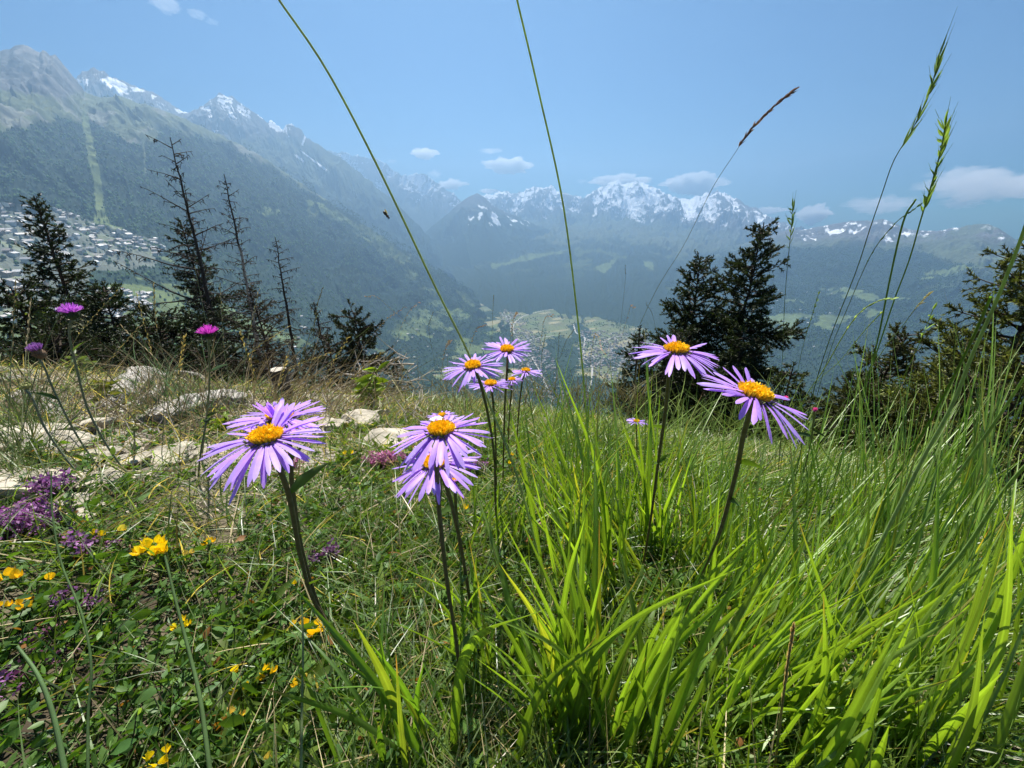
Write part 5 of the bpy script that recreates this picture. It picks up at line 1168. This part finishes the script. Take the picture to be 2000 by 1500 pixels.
# leafy herb on the brow, weeds
def herb(px, py, hpx, n, label, seed, col=BRIGHT):
    rg = np.random.default_rng(9000 + seed); g = G(px, py); d = proj(g)[2]; k = d / F_PX
    root = empty('leafy_herb', (0, 0, 0), label, 'herb', 'leafy herbs on the brow')
    for s in range(5):
        top = g + np.array([rg.normal(0, hpx * .3), rg.normal(0, hpx * .2), hpx * rg.uniform(.6, 1.1)]) * k
        mb = MB(); pts = spline([g, (g + top) / 2 + rg.normal(0, hpx * .05, 3) * k, top], 8); tube(mb, pts, 1.0 * k, (0.12, 0.12, 0.05), 5); mb.build('stem', M_STEM, root)
        mb = MB(); m = n // 5; q = pts[rg.integers(2, 8, m)]; az = rg.uniform(0, 6.28, m)
        ribbons(mb, q, np.stack([np.cos(az), np.sin(az), rg.uniform(0, .8, m)], -1), hpx * rg.uniform(.18, .36, m) * k, hpx * rg.uniform(.09, .16, m) * k, rg.uniform(0, .4, m), mixcol(col, col * .7, m, rg), K=5, prof='oval', fold=0.12, rng=rg)
        mb.build('foliage', M_LEAF, root)
herb(725, 800, 80, 70, 'bright leafy herb on the brow beside the dark spruce', 1)
herb(215, 800, 60, 60, 'sparse yellowish herb beside the split log', 2, np.array([.2, .22, .06]))
herb(440, 850, 46, 70, 'leafy yellow-green herb tuft in front of the smooth log', 3)
herb(80, 905, 44, 90, 'small green cushion plant on the pale slab', 4, GREEN)
herb(165, 740, 50, 40, 'thin herb in front of the left spruce', 5, GREY)
herb(100, 640, 60, 40, 'pale wispy herb at the far left', 6, GREY)
# ================================================================= conifers
M_BARK = solid_mat('spruce_bark', rough=0.9, scale=30, lo=0.6, hi=1.3, bump=0.7, bscale=60, dist=0.01, spec=0.1)
M_NEEDLE = leaf_mat('spruce_needles', rough=0.5, trans=0.18, scale=9, lo=0.6, hi=1.35, tgain=(1.3, 1.3, 0.6), spec=0.3)
def conifer(top, R, width, label, seed, lean=None, col=(0.035, 0.055, 0.022), dens=1.0, dead=0.0, start=0.0, name='spruce_tree', bark=(0.07, 0.055, 0.045), droop=0.35, group=None, fine=1.0, shape=0.75, sides=None, hmax=9, nl=1.0, wh=None, lowpale=None, asym=0.0, htot=None, cat='tree', lw=1.0):
    """top pixel and horizontal distance R fix the tip; the trunk stands on the slope below"""
    rg = np.random.default_rng(9500 + seed)
    t = PR(top[0], top[1], R)
    bx, by = t[0] + (lean[0] if lean else 0), t[1] + (lean[1] if lean else 0)
    base = np.array([bx, by, float(gz(bx, by)) - 0.1]); H = t[2] - base[2]
    root = empty(name, base, label, cat, group)
    base = base * 0; t = t - np.array(root.location)
    wdt = width * math.hypot(R, 0) / F_PX / 2                     # crown half-width in metres
    n = 26; kk = np.linspace(0, 1, n)[:, None]
    tr = base + (t - base) * kk + np.sin(kk * 3.1) * np.array([rg.normal(0, 0.012), rg.normal(0, 0.012), 0]) * H + rg.normal(0, 0.003, (n, 3)) * H * [1, 1, 0] * (kk < 0.98) * 0.5
    mb = MB(); rr = np.linspace(H * 0.009 + 0.012, 0.005, n)
    bc = np.array(bark) * np.ones((n, 1))
    if lowpale is not None: bc = np.where((kk > lowpale[0]) & (kk < lowpale[1]), np.array([0.42, 0.38, 0.33]), bc)
    tube(mb, tr, rr, bc, 8); mb.build('trunk', M_BARK, root)
    nb = int((wh or 8.5) * H / 0.30 * (1.0 if dead > 0.9 else 2.0))
    A, B, ra, rb = [], [], [], []; T0, T1 = [], []
    for i in range(nb):
        f = start + (0.985 - start) * ((i + rg.random()) / nb)
        o = np.array([np.interp(f, kk[:, 0], tr[:, q]) for q in range(3)])
        az = i * 2.4 + rg.normal(0, 0.4)
        L = wdt * (1 - f) ** shape * rg.uniform(0.35, 1.12) * (0.72 + 0.56 * vn(np.array([f * 7.0 + seed]), np.array([math.cos(az) * 1.5 + 3]), 5)[0]) / (1 - start * 0.7) ** shape + 0.05
        if asym: L *= 1 + asym * math.cos(az)
        if dead and rg.random() < 0.45 * dead: L *= rg.uniform(0.2, 0.6)
        e0 = (0.5 * f - droop * (1 - f) * 1.4) + rg.normal(0, 0.24)
        d = np.array([math.cos(az) * math.cos(e0), math.sin(az) * math.cos(e0), math.sin(e0)])
        m = 7; q = o.copy(); pts = [q.copy()]; dd = d.copy()
        for k in range(m):
            q = q + dd * L / m; pts.append(q.copy())
            dd = unit(dd + np.array([0, 0, 0.09 if k > 2 else -0.03]) * (1 if not dead else -0.6) + rg.normal(0, 0.06, 3))
        pts = np.array(pts)
        r0 = 0.004 + 0.010 * L
        for k in range(m): A.append(pts[k]); B.append(pts[k + 1]); ra.append(r0 * (1 - k / m) + 0.0015); rb.append(r0 * (1 - (k + 1) / m) + 0.0015)
        # side twigs
        nt = max(2, int(L / (0.055 if dead > 0.9 else 0.030) * fine))
        for j in range(nt):
            s = rg.uniform(0.12, 1.0); k = min(int(s * m), m - 1); p = pts[k] + (pts[k + 1] - pts[k]) * (s * m - k)
            ax = unit(pts[min(k + 1, m)] - pts[k]); sd = unit(np.cross(ax, [0, 0, 1])) * (1 if j % 2 else -1)
            if dead < 0.9: sd = unit(sd * abs(rg.normal(0.6, 0.4)) + np.array([0, 0, rg.normal(0.15, 0.75)]))
            l = min(0.34, L * 0.5) * (1.15 - s) * rg.uniform(0.5, 1.2) + 0.03
            if dead: l *= 0.55
            v = unit(ax * 0.8 + sd * 0.8 + np.array([0, 0, rg.normal(-0.15 - 0.9 * dead * rg.random(), 0.2)]))
            T0.append(p); T1.append(p + v * l)
        T0.append(pts[-2]); T1.append(pts[-1] + unit(pts[-1] - pts[-2]) * 0.03)
    T0 = np.array(T0); T1 = np.array(T1)
    mb = MB(); segs(mb, A, B, np.array(ra), np.array(rb), np.array(bark) * 0.9, 4); segs(mb, T0, T1, 0.0035 * lw, 0.0022 * lw, np.array(bark) * 0.8, 3)
    if dead:                                                      # short lichen-hung twigs
        k = rg.random(len(T0)) < 0.9; Q = T0[k] + (T1[k] - T0[k]) * rg.uniform(0.3, 1, (k.sum(), 1))
        segs(mb, Q, Q + rg.normal(0, 1, Q.shape) * [0.02, 0.02, 0.02] + [0, 0, -0.035], 0.004 * lw, 0.0015 * lw, np.array(bark) * 0.7, 3)
    mb.build('branches', M_BARK, root)
    if dead < 0.99:
        keep = rg.random(len(T0)) > dead
        T0, T1 = T0[keep], T1[keep]
        V = T1 - T0; Ls = np.linalg.norm(V, axis=1); cnt = np.maximum(4, (Ls / 0.0036 * dens)).astype(int); idx = np.repeat(np.arange(len(T0)), cnt); m = len(idx)
        u = rg.random(m)[:, None]; p = T0[idx] + V[idx] * u; ax = unit(V)[idx]
        rnd = rg.normal(0, 1, (m, 3)); rnd -= ax * (rnd * ax).sum(1)[:, None]; rnd = unit(rnd)
        dv = unit(ax * 0.75 + rnd + [0, 0, 0.15]); nlen = rg.uniform(0.022, 0.036, m) * nl
        side = unit(np.cross(dv, rg.normal(0, 1, (m, 3)))) * (0.0062 * nl)
        tint = mixcol(np.array(col), np.array(col) * [1.7, 1.5, 1.1], len(T0), rg, 0.25)
        tip = (rg.random(len(T0)) < 0.3)[:, None]; tint = np.where(tip, tint * [1.4, 1.4, 1.0], tint) * 0.88
        W = np.stack([p - side, p + side, p + dv * nlen[:, None]], 1)
        mb = MB(); mb.add(W.reshape(-1, 3), np.arange(m * 3).reshape(-1, 3), np.repeat(tint[idx], 3, 0))
        mb.build('crown', M_NEEDLE, root, smooth=False)
    return root
SPL = 'living spruces beyond the brow'; SPD = 'dead and dying spruces beyond the brow'
for a_ in STUMPS: stump(*a_)
DK = (0.022, 0.038, 0.018); OL = (0.075, 0.095, 0.028)
conifer((66, 382), 7.5, 140, 'dark living spruce with a broken ragged top at the far left', 1, lean=(-0.2, 0), col=DK, group=SPL, shape=0.8, droop=0.3)
conifer((332, 268), 8.0, 250, 'tallest bare dead spruce with long empty branches', 2, lean=(-0.45, 0.1), dead=1.0, bark=(0.06, 0.055, 0.05), group=SPD, droop=0.02, shape=0.55, wh=4.5, fine=0.9, start=0.25, asym=-0.3, lw=1.5)
conifer((350, 428), 8.6, 190, 'dark green spruce standing behind the tallest dead one', 3, lean=(0.1, 0), col=DK, group=SPL, droop=0.4, shape=0.6, dead=0.15)
conifer((437, 340), 7.6, 130, 'slim dead spruce with a bleached lower trunk', 4, lean=(-0.35, 0), dead=1.0, bark=(0.065, 0.06, 0.055), group=SPD, droop=0.25, shape=0.5, wh=6.5, start=0.2, lowpale=(0.30, 0.74), lw=1.4)
conifer((537, 463), 7.2, 110, 'short dead spruce with drooping twigs right of the slim one', 5, lean=(-0.25, 0), dead=0.97, bark=(0.05, 0.045, 0.04), group=SPD, droop=0.4, shape=0.6, lw=1.3)
conifer((612, 590), 5.6, 110, 'little bare spruce sapling left of the round dark bush', 6, dead=0.8, col=DK, bark=(0.06, 0.05, 0.04), group=SPD, droop=0.3)
conifer((690, 610), 4.4, 150, 'round dark bushy spruce at the centre left brow', 7, col=(0.02, 0.03, 0.015), group=SPL, shape=0.35, dens=1.2)
conifer((772, 700), 4.6, 90, 'small dark spruce sapling in the gap left of the upper asters', 8, col=DK, group=SPL, dead=0.3)
conifer((200, 560), 6.4, 200, 'low dark spruce between the far left one and the dead one', 9, col=DK, group=SPL, shape=0.5)
conifer((20, 560), 5.6, 160, 'low dense spruce hugging the left picture edge', 10, col=DK, group=SPL, shape=0.5)
conifer((485, 560), 6.6, 150, 'low dying spruce under the slim dead trunk', 11, col=(0.04, 0.035, 0.02), group=SPD, dead=0.6, shape=0.5, bark=(0.08, 0.065, 0.05))
conifer((300, 620), 6.0, 240, 'broad low spruce filling the foot of the tallest dead one', 12, col=(0.016, 0.028, 0.014), group=SPL, shape=0.4)
conifer((600, 690), 4.6, 150, 'scrubby low spruce under the little bare sapling', 13, col=(0.03, 0.032, 0.018), group=SPD, dead=0.5, shape=0.4)
conifer((1492, 434), 5.6, 235, 'right spruce of the dark pair with its tip bent right', 14, lean=(0.0, 0), col=(0.026, 0.042, 0.018), group=SPL, shape=0.55, droop=0.12, nl=1.05)
conifer((1368, 500), 5.8, 215, 'left spruce of the dark pair with two thin tips', 15, lean=(0.1, 0), col=(0.026, 0.042, 0.018), group=SPL, shape=0.5, droop=0.08)
conifer((1250, 650), 5.0, 150, 'small dark spruce at the left foot of the dark pair', 16, col=DK, group=SPL, shape=0.5)
conifer((1400, 720), 4.8, 220, 'broad low spruce filling the foot of the dark pair', 17, col=(0.03, 0.048, 0.018), group=SPL, shape=0.4)
conifer((1548, 720), 4.4, 120, 'low spruce sprig just behind the tilted aster', 18, col=(0.035, 0.05, 0.02), group=SPL, shape=0.4)
conifer((1775, 650), 4.8, 190, 'small spruce with a rusty tip right of the tall stalks', 19, lean=(-0.1, 0), col=(0.05, 0.06, 0.022), group=SPL, shape=0.45, droop=0.1)
conifer((2105, 465), 4.8, 250, 'large olive-green spruce cut by the right picture edge', 20, lean=(0.0, 0), col=OL, group=SPL, shape=0.45, droop=0.02, dens=0.9)
conifer((1905, 735), 4.3, 210, 'bushy olive spruce in front of the large right one', 21, col=(0.085, 0.105, 0.028), group=SPL, shape=0.35, droop=0.0, dens=0.9)
conifer((1700, 740), 4.3, 150, 'low dark spruce left of the rusty-tipped one', 22, col=(0.045, 0.06, 0.024), group=SPL, shape=0.4)
conifer((2040, 700), 3.6, 260, 'lowest olive spruce in the right corner of the brow', 23, col=(0.085, 0.105, 0.03), group=SPL, shape=0.35, droop=0.0, dens=0.9)
conifer((95, 640), 5.2, 190, 'dark low spruce thicket under the ragged spruce', 24, col=(0.018, 0.03, 0.014), group=SPL, shape=0.35)
conifer((250, 690), 4.8, 200, 'dark low spruce thicket behind the split log', 25, col=(0.016, 0.026, 0.013), group=SPL, shape=0.35)
conifer((385, 680), 4.9, 220, 'dark low spruce thicket behind the magenta thistle', 26, col=(0.018, 0.028, 0.014), group=SPL, shape=0.35)
conifer((520, 690), 4.6, 170, 'brown-green low thicket behind the left asters', 27, col=(0.04, 0.035, 0.02), group=SPD, shape=0.35, dead=0.4)
conifer((640, 660), 4.2, 150, 'dark low thicket joined to the round bush', 28, col=(0.02, 0.03, 0.015), group=SPL, shape=0.35, dead=0.2)
conifer((1330, 650), 5.0, 160, 'dense shadowy spruce thicket between the dark pair', 29, col=(0.022, 0.036, 0.016), group=SPL, shape=0.4)
conifer((1455, 650), 5.0, 150, 'dense shadowy spruce thicket right in the dark pair', 30, col=(0.022, 0.036, 0.016), group=SPL, shape=0.4)
conifer((1810, 760), 4.2, 170, 'olive thicket between the rusty spruce and the bushy one', 31, col=(0.07, 0.085, 0.028), group=SPL, shape=0.35, droop=0.0)
# ================================================================= clouds, beyond and above the haze
def cloud_mat(dens):
    m, n, l, out = new_mat('cloud_vapour'); pv = n.new('ShaderNodeVolumePrincipled')
    pv.inputs['Color'].default_value = (1, 1, 1, 1); pv.inputs['Density'].default_value = dens; pv.inputs['Anisotropy'].default_value = 0.0
    l.new(pv.outputs[0], out.inputs['Volume']); return m
M_CLOUD = cloud_mat(0.008); M_THIN = cloud_mat(0.0014)
def cloud(px, py, w, h, R, label, seed, dens=1.0, n=12):
    rg = np.random.default_rng(600 + seed); c = PR(px, py, R); k = math.hypot(*c[:2]) / F_PX * 0.9
    bm_pts = []
    mb = MB(); nu, nv = 20, 12
    th = np.linspace(0.0, math.pi, nv)[:, None]; ph = (np.arange(nu) * 2 * math.pi / nu)[None]
    D = np.stack([np.sin(th) * np.cos(ph), np.sin(th) * np.sin(ph), np.cos(th) * np.ones_like(ph)], -1)
    nu, nv = 96, 48
    th = np.linspace(0.0, math.pi, nv)[:, None]; ph = (np.arange(nu) * 2 * math.pi / nu)[None]
    D = np.stack([np.sin(th) * np.cos(ph), np.sin(th) * np.sin(ph), np.cos(th) * np.ones_like(ph)], -1)
    asp = w / h
    q = D * [asp * 0.8, asp * 0.8, 1.2]
    b = fbm(q[..., 0] * 1.1 + seed * 9.1 + q[..., 2] * 0.7, q[..., 1] * 1.1 + q[..., 2] * 1.3, 5, seed, 0.6)
    r = 0.12 + 1.45 * b + 0.25 * (fbm(q[..., 0] * 5 + q[..., 2] * 3, q[..., 1] * 5 + q[..., 2] * 4, 4, seed + 4, 0.65) - 0.5)
    r = r * np.where(D[..., 2] < 0, 0.75, 1.0)
    V = D * r[..., None] * np.array([w * 0.5, w * 0.4, h * 0.5]) * k
    mb.add(V.reshape(-1, 3), grid_faces(nv, nu, True), (1, 1, 1))
    o = mb.build('cloud', M_THIN if px > 1600 or py < 60 or 'thin' in label or 'tiny' in label else M_CLOUD, smooth=True); o.location = c
    tag(o, label, 'cloud', 'small fair-weather clouds')
for k, a in enumerate([(828, 302, 54, 22, 18000, 'small oval cloud above the far left range'), (957, 296, 44, 12, 18000, 'small thin cloud above the longer central cloud'), (992, 327, 112, 30, 18000, 'longest central cloud above the pyramid mountain'), (882, 362, 60, 22, 18500, 'cloud low over the valley notch'), (848, 342, 30, 20, 18500, 'tiny puff left above the notch cloud'),
                       (1362, 363, 108, 40, 18000, 'rounded cloud touching the snowy ridge'), (1215, 357, 110, 26, 18000, 'cloud cap on the highest snow summit'), (1584, 420, 56, 36, 18000, 'puffy cloud above the right saddle'), (1715, 404, 90, 30, 18000, 'pale cloud crossing behind the tall stalks'), (1935, 368, 170, 42, 18000, 'largest flat cloud at the right edge'),
                       (1885, 343, 90, 24, 18600, 'upper lobe cloud over the largest one'), (1873, 400, 50, 16, 18000, 'faint little cloud below the largest one'), (325, 12, 36, 22, 9500, 'small white cloud at the top left'), (385, 30, 30, 14, 9500, 'wispy cloud right of the top left one'), (415, 44, 22, 8, 9500, 'tiny shred of cloud under the wispy one'), (765, 316, 22, 10, 18000, 'tiny cloud over the far left ridge'), (1135, 355, 22, 10, 18000, 'tiny cloud left of the summit cap'), (1505, 412, 50, 14, 18000, 'low flat cloud at the ridge end'), (955, 374, 40, 10, 18000, 'small cloud behind the dark pyramid tip')]):
    cloud(*a[:5], a[5], k)
# ================================================================= haze
def haze():
    mb = MB()
    x, y0, y1, z0, z1 = 8600, -1500, 14400, -1300, 1450
    v = [(-x, y0, z0), (x, y0, z0), (x, y1, z0), (-x, y1, z0), (-x, y0, z1), (x, y0, z1), (x, y1, z1), (-x, y1, z1)]
    f = [[0, 3, 2, 1], [4, 5, 6, 7], [0, 1, 5, 4], [1, 2, 6, 5], [2, 3, 7, 6], [3, 0, 4, 7]]
    m, n, l, out = new_mat('haze_air')
    pv = n.new('ShaderNodeVolumePrincipled')
    pv.inputs['Color'].default_value = (0.285, 0.455, 0.655, 1)
    pv.inputs['Density'].default_value = HAZE_D
    pv.inputs['Anisotropy'].default_value = 0.5
    l.new(pv.outputs[0], out.inputs['Volume'])
    mb.add(v, f, (1, 1, 1))
    o = mb.build('haze', m, smooth=False)
    tag(o, 'blue mountain haze filling the air over the valley', 'haze', kind='stuff')
HAZE_D = 1.35e-4
haze()
